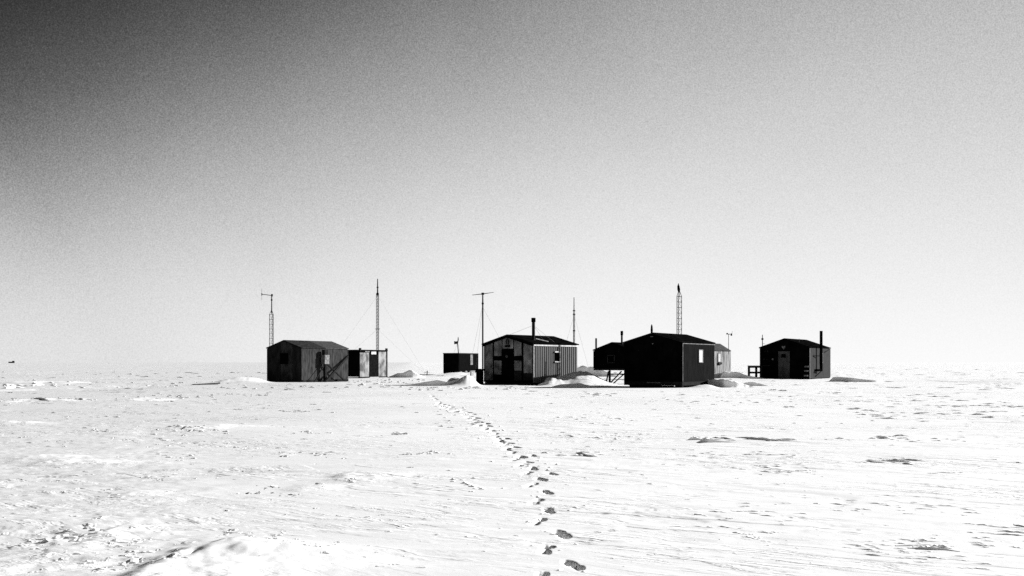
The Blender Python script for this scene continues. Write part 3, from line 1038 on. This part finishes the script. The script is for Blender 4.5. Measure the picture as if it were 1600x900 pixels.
# hut four: far right
h4 = Hut('hut', 'rightmost hut with a grey door, pale emblem and a slim stovepipe up its side', 'hut',
         1265, 92.0, 1297.5, 98.0, 1187, 2.97, 3.78, .10, 'field huts in a row on the snow')
h4.core('black')
h4.roof(['roof_dark', 'roof_dark'], oh=.06, eave=.05)
h4.rake('black', .10, oh=.06)
b = [1187, 1201, 1215.3, 1234.8, 1249, 1265]
for i in range(5):
    if i == 2:
        h4.gable_panel(h4.g(b[i], 560)[1], h4.g(b[i + 1], 560)[1], h4.g(1225, 547.6)[2], 9, 'black', gap=.006)
    else:
        h4.gable_panel(h4.g(b[i], 560)[1], h4.g(b[i + 1], 560)[1], h4.zf, 9, 'black', gap=.006)
d4 = h4.box_g('door', 'door_grey', (1216.2, 591), (1233.8, 549), .05, off=-.012)
h4.box_g('pane', 'glass', (1221, 559), (1228, 553), .012, off=.04, parent=d4)
p = h4.g(1224.4, 542.8)
x = -h4.L / 2 - .017
hr = [(x, p[1] + .17 * math.sin(t) ** 3, p[2] + .012 * (13 * math.cos(t) - 5 * math.cos(2 * t) - 2 * math.cos(3 * t) - math.cos(4 * t))) for t in np.linspace(0, 2 * math.pi, 24, endpoint=False)]
MB().prism(hr, (-.02, 0, 0)).build('emblem', 'dull_trim', h4.root)
for px, py in ((1195.5, 549), (1200, 549), (1194, 561.5), (1198.5, 561.5)):
    h4.box_g('bracket', 'ply_faded', (px - .6, py + .7), (px + .6, py - .7), .05, off=.013)
h4.box_g('lamp', 'dull_trim', (1206.4, 562.5), (1208.6, 560), .1, off=.013)
h4.box_g('wall_rail', 'ply_faded', (1192, 571.6), (1203, 570.8), .05, off=.013)
bb = [1265, 1271, 1279.5, 1286.2, 1297.5]
for i in range(4):
    h4.side_panel(bb[i], bb[i + 1], 'side_four', label='darker shaded panel beside the corner' if False else None)
MB().box(-h4.L / 2 - .045, -h4.L / 2 + .06, -h4.w / 2 - .035, -h4.w / 2 - .016, h4.zf, h4.ze - .08).build('corner_strip', 'dull_trim', h4.root)
h4.window_s((1280.8, 566.5), (1284.6, 553), 'bright_pane', 'dull_trim', .05)
# stovepipe: stands off the wall, with elbow, bracket and strut
W4 = lambda px, py, off: h4.sd(px, py, off)
a, c = W4(1277.2, 580, .35), W4(1276.0, 517, .35)
c[0] = a[0]
pipe = MB().tube([a, c], [.14, .14], 12).build('stovepipe', 'black', h4.root)
e = W4(1269, 580, .02)
MB().tube([(a[0] + .02, a[1], a[2] + .1), (a[0] - .9, a[1] + .1, a[2] + .1), (a[0] - 1.0, a[1] + .4, a[2] + .1)], [.11, .11, .11], 10).build('elbow', 'black', pipe)
b0 = W4(1266.5, 556, .03)
MB().bar((a[0] - 1.6, b0[1], b0[2]), (a[0], a[1], b0[2]), .05, .06).build('bracket', 'black', pipe)
MB().bar((a[0] - .9, a[1] + .3, .25), (a[0], a[1], a[2]), .05, .05).build('strut', 'black', pipe)
a, c = W4(1287.2, 551.5, .02), W4(1291, 545.5, .35)
MB().bar(a, c, .05, .09).build('lamp_arm', 'soot', h4.root)
for sgn in (-1, 1):
    MB().box(-h4.L / 2 + .3, h4.L / 2 + .05, sgn * (h4.w / 2 - .2) - .12, sgn * (h4.w / 2 - .2) + .12, -.35, h4.zf - .003).build('skid', 'timber', h4.root)
# small aerials on hut four
q = on_roof(h4, 1248.6, 94)
MB().tube([(q[0], q[1], h4.slope(q[1])), (q[0], q[1], pz(529, 94))], [.03, .02], 6).build('roof_aerial', 'steel', h4.root)
q = on_roof(h4, 1191.3, 94.6)
ae = MB().tube([(q[0], q[1], h4.slope(q[1])), (q[0], q[1], pz(523, 94.6))], [.04, .035], 6).build('roof_aerial', 'steel', h4.root)
MB().tube([(q[0], q[1], pz(531, 94.6)), (q[0], q[1], pz(528.5, 94.6))], [.11, .11], 8).build('sensor_head', 'soot', ae)
MB().bar((q[0], q[1], pz(537, 94.6)), (q[0] + .1, q[1] - .18, pz(537, 94.6)), .03, .03).build('side_arm', 'steel', ae)


# steps with pale treads by hut four's corner
def steps_four():
    p = h4.g(1261.2, 592)
    ang = h4.root.rotation_euler[2]
    c = h4.root.location
    off = .35
    lx, ly = -h4.L / 2 - off, p[1]
    w = np.array((c[0] + lx * math.cos(ang) - ly * math.sin(ang), c[1] + lx * math.sin(ang) + ly * math.cos(ang), 0))
    w[2] = gz(w[0], w[1])
    r = empty('step_ladder', w, ang, 'short dark step ladder with three pale treads at the rightmost hut corner', 'ladder')
    for y in (-.2, .2):
        MB().bar((0, y, -.1), (.22, y, 1.35), .04, .07).build('stile', 'black', r)
    for z in (.28, .72, 1.12):
        MB().box(-.12 + z * .16, .08 + z * .16, -.175, .175, z, z + .13).build('tread', 'dull_trim', r)


steps_four()


def deck_rail():
    Yr = 93.6
    xs = [px2(p, Yr) for p in (1170.2, 1181.6, 1189)]
    zt_, zm, zb_ = pz(571.8, Yr), pz(581, Yr), pz(589.5, Yr)
    g0 = gz(xs[0], Yr)
    r = empty('deck_rail', (xs[0], Yr, g0), 0, 'low black timber rail with open squares left of the rightmost hut', 'railing')
    for x in xs:
        MB().box(x - xs[0] - .10, x - xs[0] + .10, -.06, .06, -.35, zt_ - g0 - .05).build('post', 'timber', r)
    for z, h in ((zt_, .18), (zm + .02, .18), (zb_ + .02, .18)):
        MB().box(-.12, xs[2] - xs[0] + .1, -.10, -.063, z - g0 - h, z - g0).build('rail', 'timber', r)
    MB().box(-.12, xs[2] - xs[0] + .1, -.10, .1, zt_ - g0 + .003, zt_ - g0 + .04).build('handrail', 'timber', r)


deck_rail()


# ------------------------------------------------------------------ masts, poles and wires
def lattice(r, z0, z1, w, nb, taper=.5, m='steel', rr=.026):
    "triangular lattice: three legs and the bracing between them"
    L = [(w / 2 * math.cos(a), w / 2 * math.sin(a)) for a in (math.radians(200), math.radians(340), math.radians(90))]
    L = [(-w / 2, -w * .28), (w / 2, -w * .28), (0, w * .56)]
    top = z1 - taper
    for x, y in L:
        MB().tube([(x, y, z0), (x, y, top), (x * .18, y * .18, z1)], [rr, rr, rr * .8], 6).build('mast_leg', m, r)
    br = MB()
    for i in range(nb + 1):
        z = z0 + (top - z0) * i / nb
        for a, b_ in ((0, 1), (1, 2), (2, 0)):
            br.bar((*L[a], z), (*L[b_], z), rr * 1.3, rr * 1.3)
            if i < nb:
                br.bar((*L[a], z), (*L[b_], z + (top - z0) / nb), rr * .55, rr * .55)
    o = br.build('bracing', m, r)
    o['kind'] = 'stuff'


def place(name, px, Y, label, cat, z=None, group=None):
    x = px2(px, Y)
    g = gz(x, Y) if z is None else z
    return empty(name, (x, Y, g), 0, label, cat, group), x, g


def guys(r, x, g, Y, lst, name='guy_wire'):
    for top_z, (apx, aY, az) in lst:
        ax = px2(apx, aY)
        z = gz(ax, aY) if az is None else az
        MB().tube([(0, 0, top_z - g), (ax - x, aY - Y, z - g)], [.0055, .0055], 5).build(name, 'wire', r)


G = 'radio masts rising behind the huts'
# mast behind hut one, with side arm
Y0 = 93.0
r, x, g = place('lattice_mast', 424.5, Y0, 'ladder-like mast with a side arm aerial behind the leftmost hut', 'mast', group=G)
lattice(r, -.2, pz(485, Y0) - g, .36, 14, .4)
zt = pz(461.5, Y0) - g
pole = MB().tube([(0, 0, pz(490, Y0) - g), (0, 0, zt)], [.055, .045], 8).build('top_pole', 'steel', r)
MB().tube([(0, 0, zt - .5), (0, 0, zt - .35)], [.085, .085], 8).build('collar', 'steel', pole)
ax = px2(409.5, Y0) - x
arm = MB().bar((.1, 0, zt - .02), (ax, -.1, zt + .1), .05, .06).build('side_arm', 'steel', r)
MB().tube([(ax, -.1, zt - .45), (ax, -.1, zt + .62)], [.014, .014], 6).build('element', 'steel', arm)
MB().tube([(ax, -.1, zt - .02), (ax, -.1, zt + .2)], [.045, .045], 6).build('clamp', 'steel', arm)
MB().tube([(.03, 0, zt - .1), (.03, 0, zt + .12)], [.09, .09], 8).build('rotator', 'steel', arm)

# tall slim guyed mast over the shed
Y0 = 113.0
r, x, g = place('guyed_mast', 590, Y0, 'tallest slim mast with long guy wires rising behind the white panelled shed', 'mast', group=G)
lattice(r, -.2, pz(457, Y0) - g, .27, 26, .1, rr=.03)
p1 = MB().tube([(0, 0, pz(462, Y0) - g), (0, 0, pz(435.5, Y0) - g)], [.09, .05], 8).build('top_pole', 'steel', r)
for py in (449, 460):
    MB().tube([(0, 0, pz(py + 1, Y0) - g), (0, 0, pz(py - 1, Y0) - g)], [.12, .12], 8).build('collar', 'steel', p1)
MB().bar((-.28, 0, pz(514, Y0) - g), (.28, 0, pz(514, Y0) - g), .06, .06).build('guy_bracket', 'steel', r)
guys(r, x, g, Y0, [(pz(462, Y0), (667, 116, None)), (pz(514, Y0), (666, 116, None)), (pz(462, Y0), (500, 118, None)), (pz(514, Y0), (507, 118, None))])
ax = px2(667, 116)
o = MB().tube([(ax, 116, gz(ax, 116) - .3), (ax + .05, 116, gz(ax, 116) + .55)], [.05, .05], 7).build('anchor_stake', 'timber')
tag(o, 'short stake holding the guy wires right of the white panelled shed', 'stake')

# pole aerial at hut two's left corner
Y0 = 73.95
r, x, g = place('aerial_pole', 754.3, Y0, 'plain upright pole with a tilted crossbar aerial at the central hut corner', 'aerial')
zt = pz(459, Y0) - g
MB().tube([(0, 0, -.3), (0, 0, pz(475, Y0) - g), (0, 0, zt)], [.06, .055, .045], 8).build('pole', 'soot', r)
MB().tube([(0, 0, pz(475.5, Y0) - g), (0, 0, pz(473, Y0) - g)], [.085, .085], 8).build('collar', 'soot', r)
MB().tube([(0, 0, zt - .08), (0, 0, zt + .08)], [.10, .10], 8).build('aerial_hub', 'soot', r)
MB().tube([(px2(737.5, Y0) - x, .3, pz(460.6, Y0) - g), (0, 0, zt - .01), (px2(771.5, Y0) - x, -.3, pz(457.2, Y0) - g)], [.02, .035, .016], 6).build('crossbar', 'soot', r)
guys(r, x, g, Y0, [(pz(475, Y0), (729, 76, None)), (pz(480, Y0), (782, 76.2, 3.3)), (pz(475, Y0), (741, 80, None))])

# thin whip mast behind hut two
Y0 = 84.0
r, x, g = place('whip_mast', 897, Y0, 'thin straight whip mast rising behind the right end of the central hut', 'mast', group=G)
MB().tube([(0, 0, -.2), (0, 0, pz(487, Y0) - g)], [.075, .06], 8).build('pole', 'galv', r)
MB().tube([(0, 0, pz(488, Y0) - g), (0, 0, pz(464.5, Y0) - g)], [.055, .04], 7).build('whip', 'galv', r)
for py in (485.5, 491.5, 517):
    MB().tube([(0, 0, pz(py + .8, Y0) - g), (0, 0, pz(py - .8, Y0) - g)], [.11, .11], 8).build('collar', 'steel', r)
rg = MB()
for i in range(26):
    z = pz(536 - i * 1.85, Y0) - g
    rg.bar((-.09, 0, z), (.09, 0, z), .03, .035)
o = rg.build('step_pegs', 'steel', r)
o['kind'] = 'stuff'
guys(r, x, g, Y0, [(pz(492, Y0), (925, 88, None)), (pz(492, Y0), (868, 89, None))])

# lattice mast behind hut three
Y0 = 76.0
r, x, g = place('lattice_mast', 1061, Y0, 'wide runged mast with a pointed dark head above the nearest hut', 'mast', group=G)
lattice(r, -.2, pz(454, Y0) - g, .36, 16, .45)
zt = pz(455, Y0) - g
hd = MB().tube([(0, 0, zt - .1), (-.02, 0, zt + .12), (-.05, 0, zt + .38), (-.05, 0, zt + .48), (-.04, 0, zt + .6)], [.06, .11, .09, .045, .02], 8).build('beacon', 'black', r)
MB().tube([(.07, 0, zt - .05), (.03, 0, zt - .45)], [.02, .02], 6).build('cable', 'steel', hd)

# wind sensor on the pale hut
q = on_roof(h6, 1138.4, 99.2)
zt, zs = pz(519, 99.2) - .3, h6.slope(q[1])
r = empty('wind_sensor', (px2(1138.4, 99.2), 99.2, zs + .3), 0, 'small wind vane on a thin pole above the pale half hidden hut', 'weather vane')
zt -= zs
MB().tube([(0, 0, -.1), (0, 0, zt - .2)], [.035, .03], 7).build('pole', 'galv', r)
MB().bar((-.22, 0, zt - .2), (.34, 0, zt - .2), .05, .06).build('crossarm', 'soot', r)
MB().tube([(-.14, 0, zt - .22), (-.14, 0, zt - .08)], [.06, .09], 8).build('cup', 'soot', r)
MB().prism([(.20, 0, zt - .36), (.36, 0, zt - .36), (.36, 0, zt - .10), (.24, 0, zt - .14)], (0, .03, 0)).build('vane', 'soot', r)
MB().tube([(.34, 0, zt - .2), (.36, 0, zt + .12)], [.014, .012], 6).build('tip_rod', 'steel', r)

# flag on the container
Y0 = 126.6
zr_ = 2.78
r = empty('flagpole', (px2(716.3, Y0), Y0, zr_), 0, 'crooked little flagpole with a dark flag on the black container roof', 'flagpole')
x = px2(716.3, Y0)
P = lambda px, py: (px2(px, Y0) - x, 0, pz(py, Y0) - zr_)
MB().tube([(0, 0, -.05), P(715.8, 546), P(715.0, 537), P(715.9, 531), P(715.9, 527)], [.06, .06, .055, .07, .05], 8).build('pole', 'steel', r)
fl = MB()
cs = [P(715.0, 533), P(712.5, 533.5), P(709.6, 533), P(709.6, 538), P(712.5, 537.5), P(714.8, 537.2)]
fl.prism([(a, .02 * math.sin(i * 1.7), b_) for i, (a, _, b_) in enumerate(cs)], (0, .02, 0)).build('flag', 'flag', r)
for px in (709, 719):
    MB().tube([P(715.2, 535), (px2(px, Y0) - x, 0, .02)], [.008, .008], 5).build('stay_wire', 'wire', r)


# ------------------------------------------------------------------ small things
def crate_two():
    Yc = 72.6
    x = px2(749.6, Yc)
    g = gz(x, Yc)
    r = empty('storage_bin', (x, Yc, g), .5, 'dark upright storage bin beside the left corner of the central hut', 'bin')
    MB().box(-.21, .21, -.2, .2, -.2, 1.0).build('body', 'black', r, .015)
    MB().box(-.24, .24, -.23, .23, 1.003, 1.16).build('lid', 'black', r, .02)
    for s_ in (-.12, .12):
        MB().box(s_ - .02, s_ + .02, -.225, -.202, 0, .98).build('batten', 'soot', r)


crate_two()
Yb = 109.0
xb = px2(738, Yb)
gb = gz(xb, Yb)
r = empty('white_box', (xb, Yb, gb - .02), .45, 'small white box on the snow just left of the dark storage bin', 'box')
MB().box(-.20, .20, -.2, .2, 0, .50).build('body', 'white', r, .02)
MB().box(-.23, .23, -.23, .23, .503, .58).build('lid', 'white', r, .015)

# dark board half drifted over, left of hut one
bd = MB()
Yq = 72.6
A, B = np.array((px2(303, Yq), Yq - .3, .03)), np.array((px2(343, Yq), Yq + .1, .10))
A[2] += gz(A[0], A[1]) - .02
B[2] += gz(B[0], B[1])
o = bd.bar(A, B, .5, .07).build('board', 'timber')
tag(o, 'long dark board lying flat on the snow left of the leftmost hut', 'board')

# far-off vehicle on the left horizon
Yv = 700.0
xv = px2(18, Yv)
gv = gz(xv, Yv)
r = empty('tracked_vehicle', (xv, Yv, gv), 0, 'tiny dark low vehicle alone on the far snow at the left edge', 'vehicle')
MB().box(-1.8, 1.8, -.9, .9, .45, .95).build('body', 'black', r, .08)
MB().box(.75, 1.75, -.8, .8, .953, 1.55).build('cab', 'black', r, .1)
for y in (-.75, .75):
    MB().prism([(-1.7, y - .2, .1), (-1.4, y - .2, -.05), (1.3, y - .2, -.05), (1.75, y - .2, .3), (1.6, y - .2, .44), (-1.7, y - .2, .44)], (0, .4, 0)).build('track', 'soot', r)


# ------------------------------------------------------------------ broken wind crust: low undercut lips of snow over the field
def crust():
    rg = random.Random(11)
    items = []                                          # px, py, length px, height px

    def strip(px0, px1, py, n, spread, l0, l1, h0, h1, slope=0.0):
        for _ in range(n):
            px_ = rg.uniform(px0, px1)
            py_ = py + slope * (px_ - px0) + rg.gauss(0, spread)
            f = rg.random() ** 1.8
            items.append((px_, py_, l0 + (l1 - l0) * f, h0 + (h1 - h0) * f))

    def cluster(px, py, sx, sy, n, l0, l1, h0, h1):
        for _ in range(n):
            f = rg.random() ** 1.6
            items.append((rg.gauss(px, sx), rg.gauss(py, sy), l0 + (l1 - l0) * f, h0 + (h1 - h0) * f))
    # broken ridges at the left
    strip(4, 30, 603.5, 9, .7, 4, 12, 1.2, 2.6)
    strip(48, 60, 601, 5, .8, 4, 10, 1.2, 2.6, -.12)
    strip(60, 280, 601.5, 22, 1.0, 3, 10, .7, 1.6)
    strip(200, 345, 598, 14, 1.5, 3, 10, .6, 1.6)
    strip(40, 75, 626, 12, .9, 4, 14, 1.0, 2.4, .05)
    strip(75, 150, 626, 20, 1.0, 3, 9, .8, 2.0)
    strip(0, 30, 630, 5, .8, 3, 9, .8, 1.8)
    strip(180, 340, 623, 26, 1.3, 3, 9, .7, 2.0, -.02)
    strip(330, 420, 617, 18, 1.8, 3, 8, .6, 1.6)
    strip(80, 195, 650.5, 9, .8, 5, 14, .6, 1.4)
    strip(345, 545, 604, 30, 1.6, 3, 10, .7, 1.8)
    cluster(585, 603, 18, 1.6, 16, 3, 11, 1.0, 2.6)
    cluster(600, 596, 30, 2.2, 40, 2, 7, .7, 1.8)
    strip(640, 830, 606.5, 62, 1.5, 2, 9, .6, 1.6)
    cluster(733, 588, 9, 2.0, 9, 3, 8, .8, 2.4)
    cluster(940, 596, 10, 2.2, 12, 4, 12, .7, 1.8)
    strip(900, 960, 617, 16, 1.4, 4, 16, .7, 1.6)
    # right-hand field: long thin dashes
    cluster(1207, 609, 3, .6, 3, 6, 10, 1.6, 2.6)
    cluster(1222, 610.5, 3, .5, 3, 6, 10, 1.6, 2.6)
    strip(1258, 1310, 613, 14, .8, 5, 16, .6, 1.4)
    strip(1310, 1600, 606, 34, 4.0, 6, 24, .5, 1.2)
    strip(1000, 1260, 626, 46, 5.0, 4, 14, .6, 1.6)
    strip(1225, 1240, 636, 6, 1.0, 6, 14, .8, 1.8)
    strip(1260, 1600, 628, 44, 5.0, 6, 24, .6, 1.6)
    strip(1330, 1600, 648, 52, 5.0, 5, 26, .6, 2.0)
    strip(1440, 1600, 635, 20, 1.5, 6, 22, .8, 1.8)
    strip(1300, 1420, 578, 16, 4.0, 6, 16, .4, .9)
    strip(1420, 1600, 580, 26, 6.0, 6, 22, .4, .9)
    strip(850, 1010, 655, 26, 3.0, 4, 14, .5, 1.5)
    cluster(935, 681, 40, 2.0, 16, 5, 16, .7, 1.8)
    strip(1075, 1110, 683, 5, 1.0, 8, 22, 1.5, 3.5)
    cluster(1110, 687, 20, 1.6, 5, 10, 30, .8, 2.4)
    strip(1120, 1250, 684, 12, 1.2, 14, 42, 1.0, 2.6, .04)
    strip(1260, 1330, 688, 6, 1.0, 6, 16, .8, 1.6)
    cluster(1388, 686, 20, 2.2, 16, 6, 24, .8, 2.8)
    cluster(1450, 690, 26, 2.5, 10, 5, 16, .6, 1.6)
    strip(1060, 1250, 712, 22, 2.5, 5, 24, .6, 1.6)
    cluster(1195, 732, 10, 1.2, 5, 12, 26, 1.0, 2.4)
    cluster(1400, 722, 28, 2.0, 14, 12, 36, 1.0, 3.0)
    cluster(1430, 720, 12, 1.0, 4, 18, 34, 1.5, 3.0)
    strip(1440, 1530, 739, 9, .8, 10, 34, .7, 1.8, .02)
    cluster(905, 708, 30, 3.0, 10, 8, 26, .8, 2.4)
    cluster(915, 711, 10, 1.5, 5, 12, 28, 1.6, 3.4)
    cluster(1245, 738, 36, 4.0, 22, 6, 22, .5, 1.6)
    strip(880, 1010, 675, 10, 2.0, 6, 18, .6, 1.4)
    # lower right: hatched wind marks
    cluster(1140, 808, 50, 10, 22, 8, 30, .5, 1.8)
    cluster(1180, 836, 24, 6, 14, 8, 26, .6, 2.0)
    cluster(1350, 790, 60, 6, 14, 8, 30, .5, 1.5)
    cluster(1440, 852, 46, 7, 20, 10, 40, .8, 3.0)
    cluster(1455, 855, 10, 2, 4, 20, 36, 2.5, 5.0)
    cluster(1470, 876, 50, 9, 18, 10, 40, .6, 2.0)
    cluster(1370, 855, 30, 6, 12, 14, 44, .8, 2.2)
    cluster(1570, 830, 30, 8, 12, 18, 50, 1.0, 3.4)
    cluster(1550, 848, 26, 5, 8, 18, 50, 1.2, 3.0)
    cluster(1480, 800, 60, 6, 12, 10, 34, .5, 1.6)
    strip(1500, 1600, 815, 6, 2.0, 18, 40, .8, 2.2, .12)
    strip(1200, 1600, 775, 14, 9.0, 8, 26, .4, 1.2)
    # left half of the field
    cluster(300, 672, 30, 2.4, 20, 4, 15, .7, 2.0)
    cluster(160, 674, 16, 2.5, 12, 4, 14, .7, 2.0)
    cluster(250, 680, 50, 6.0, 22, 3, 12, .4, 1.2)
    cluster(60, 690, 40, 5.0, 18, 3, 12, .5, 1.3)
    strip(440, 520, 641, 10, 1.0, 6, 20, .6, 1.5, .03)
    cluster(480, 674, 16, 1.2, 8, 6, 18, .8, 1.8)
    cluster(705, 662, 30, 4.0, 14, 4, 16, .6, 1.6)
    cluster(640, 676, 14, 1.0, 6, 6, 20, .8, 1.8)
    cluster(660, 709, 30, 2.0, 16, 5, 16, .6, 1.5)
    cluster(480, 708, 24, 3.0, 14, 5, 16, .7, 2.0)
    cluster(285, 714, 22, 3.0, 12, 4, 12, .6, 2.0)
    cluster(380, 697, 20, 2, 8, 6, 16, .5, 1.2)
    cluster(425, 764, 14, 2.0, 9, 4, 12, .8, 2.4)
    cluster(395, 774, 14, 1.0, 7, 3, 9, .8, 2.4)
    cluster(455, 777, 8, 1.0, 5, 4, 12, .8, 2.4)
    cluster(503, 760, 8, 2.0, 7, 4, 12, .8, 2.6)
    strip(505, 560, 767, 6, .8, 6, 22, .7, 2.0, -.2)
    cluster(722, 762, 14, 8, 12, 5, 14, .8, 2.6)
    cluster(130, 765, 60, 16, 16, 6, 22, .4, 1.2)
    cluster(65, 840, 34, 5, 8, 12, 40, 1.0, 2.8)
    cluster(145, 826, 12, 2, 5, 8, 22, 1.4, 3.6)
    cluster(90, 850, 60, 14, 50, 6, 26, .5, 1.8)
    cluster(190, 850, 26, 16, 30, 6, 24, .6, 2.0)
    cluster(170, 880, 60, 10, 34, 8, 30, .6, 2.4)
    cluster(390, 838, 30, 5, 18, 8, 26, .8, 2.4)
    cluster(460, 850, 50, 8, 14, 6, 24, .5, 1.8)
    cluster(560, 870, 60, 14, 14, 6, 24, .4, 1.2)
    # thin scatter everywhere
    for _ in range(900):
        py_ = HZ + 16 + 300 * rg.random() ** 2.2
        f = rg.random() ** 2
        k = 1 if rg.random() < .5 else .6
        items.append((rg.uniform(-60, 1660), py_, 3 + 14 * f * k, .35 + .9 * f))
    for px, py, side in PRINTS[:30]:
        d = (py - HZ) / 300
        for _ in range(3):
            items.append((px + rg.gauss(0, 34 * d + 4), py + rg.gauss(0, 16 * d + 2), 2 + 9 * d * rg.random(), .7 + 2.4 * d * rg.random()))
    items = [q for q in items if q[1] > HZ + 9]
    n = 7
    V, F = [], []
    xs_all, ys_all, meta = [], [], []
    for px_, py_, lp, hp in items:
        Y = gy(py_)
        L, h = lp / FPX * Y, hp / FPX * Y * (.95 if px_ > 800 else 1.35)
        x = px2(px_, Y)
        right = min(1, max(0, (px_ - 500) / 400))
        a = math.radians((20 * (1 - right) - 26 * right) + rg.gauss(0, 10)) * min(1, 26 / Y)
        tail = h * rg.uniform(4, 9) + .02
        wob = [rg.gauss(0, .05) * L * min(1, 20 / Y) for _ in range(n)]
        sk = rg.uniform(.45, 1.9)
        hs = [h * math.sin(math.pi * ((i + .12) / (n - .76)) ** sk) ** 1.1 * rg.uniform(.35, 1.25) for i in range(n)]
        ca, sa = math.cos(a), math.sin(a)
        for i in range(n):
            u = (i / (n - 1) - .5) * L
            for v_ in (wob[i] + .10 * h, wob[i] - .35 * h, wob[i] + .6 * tail, wob[i] + tail):
                xs_all.append(x + u * ca - v_ * sa)
                ys_all.append(Y + u * sa + v_ * ca)
        meta.append(hs)
    zs = ground_z(np.array(xs_all), np.array(ys_all))
    k = 0
    for hs in meta:
        b = len(V)
        for i in range(n):
            up = (-.35 * hs[i] - .01, hs[i], hs[i] * .45, -.02)
            for j in range(4):
                V.append((xs_all[k], ys_all[k], zs[k] + up[j]))
                k += 1
        for i in range(n - 1):
            p, q = b + i * 4, b + i * 4 + 4
            F += [(p, q, q + 1, p + 1), (p + 1, q + 1, q + 2, p + 2), (p + 2, q + 2, q + 3, p + 3)]
    me = bpy.data.meshes.new('snow_crust')
    me.from_pydata([tuple(map(float, v)) for v in V], [], F)
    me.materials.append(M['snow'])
    o = link(bpy.data.objects.new('snow_crust', me))
    tag(o, 'broken lips of wind crust strewn over the snow', None, None, 'stuff')


crust()
print("ground vertices", NV)
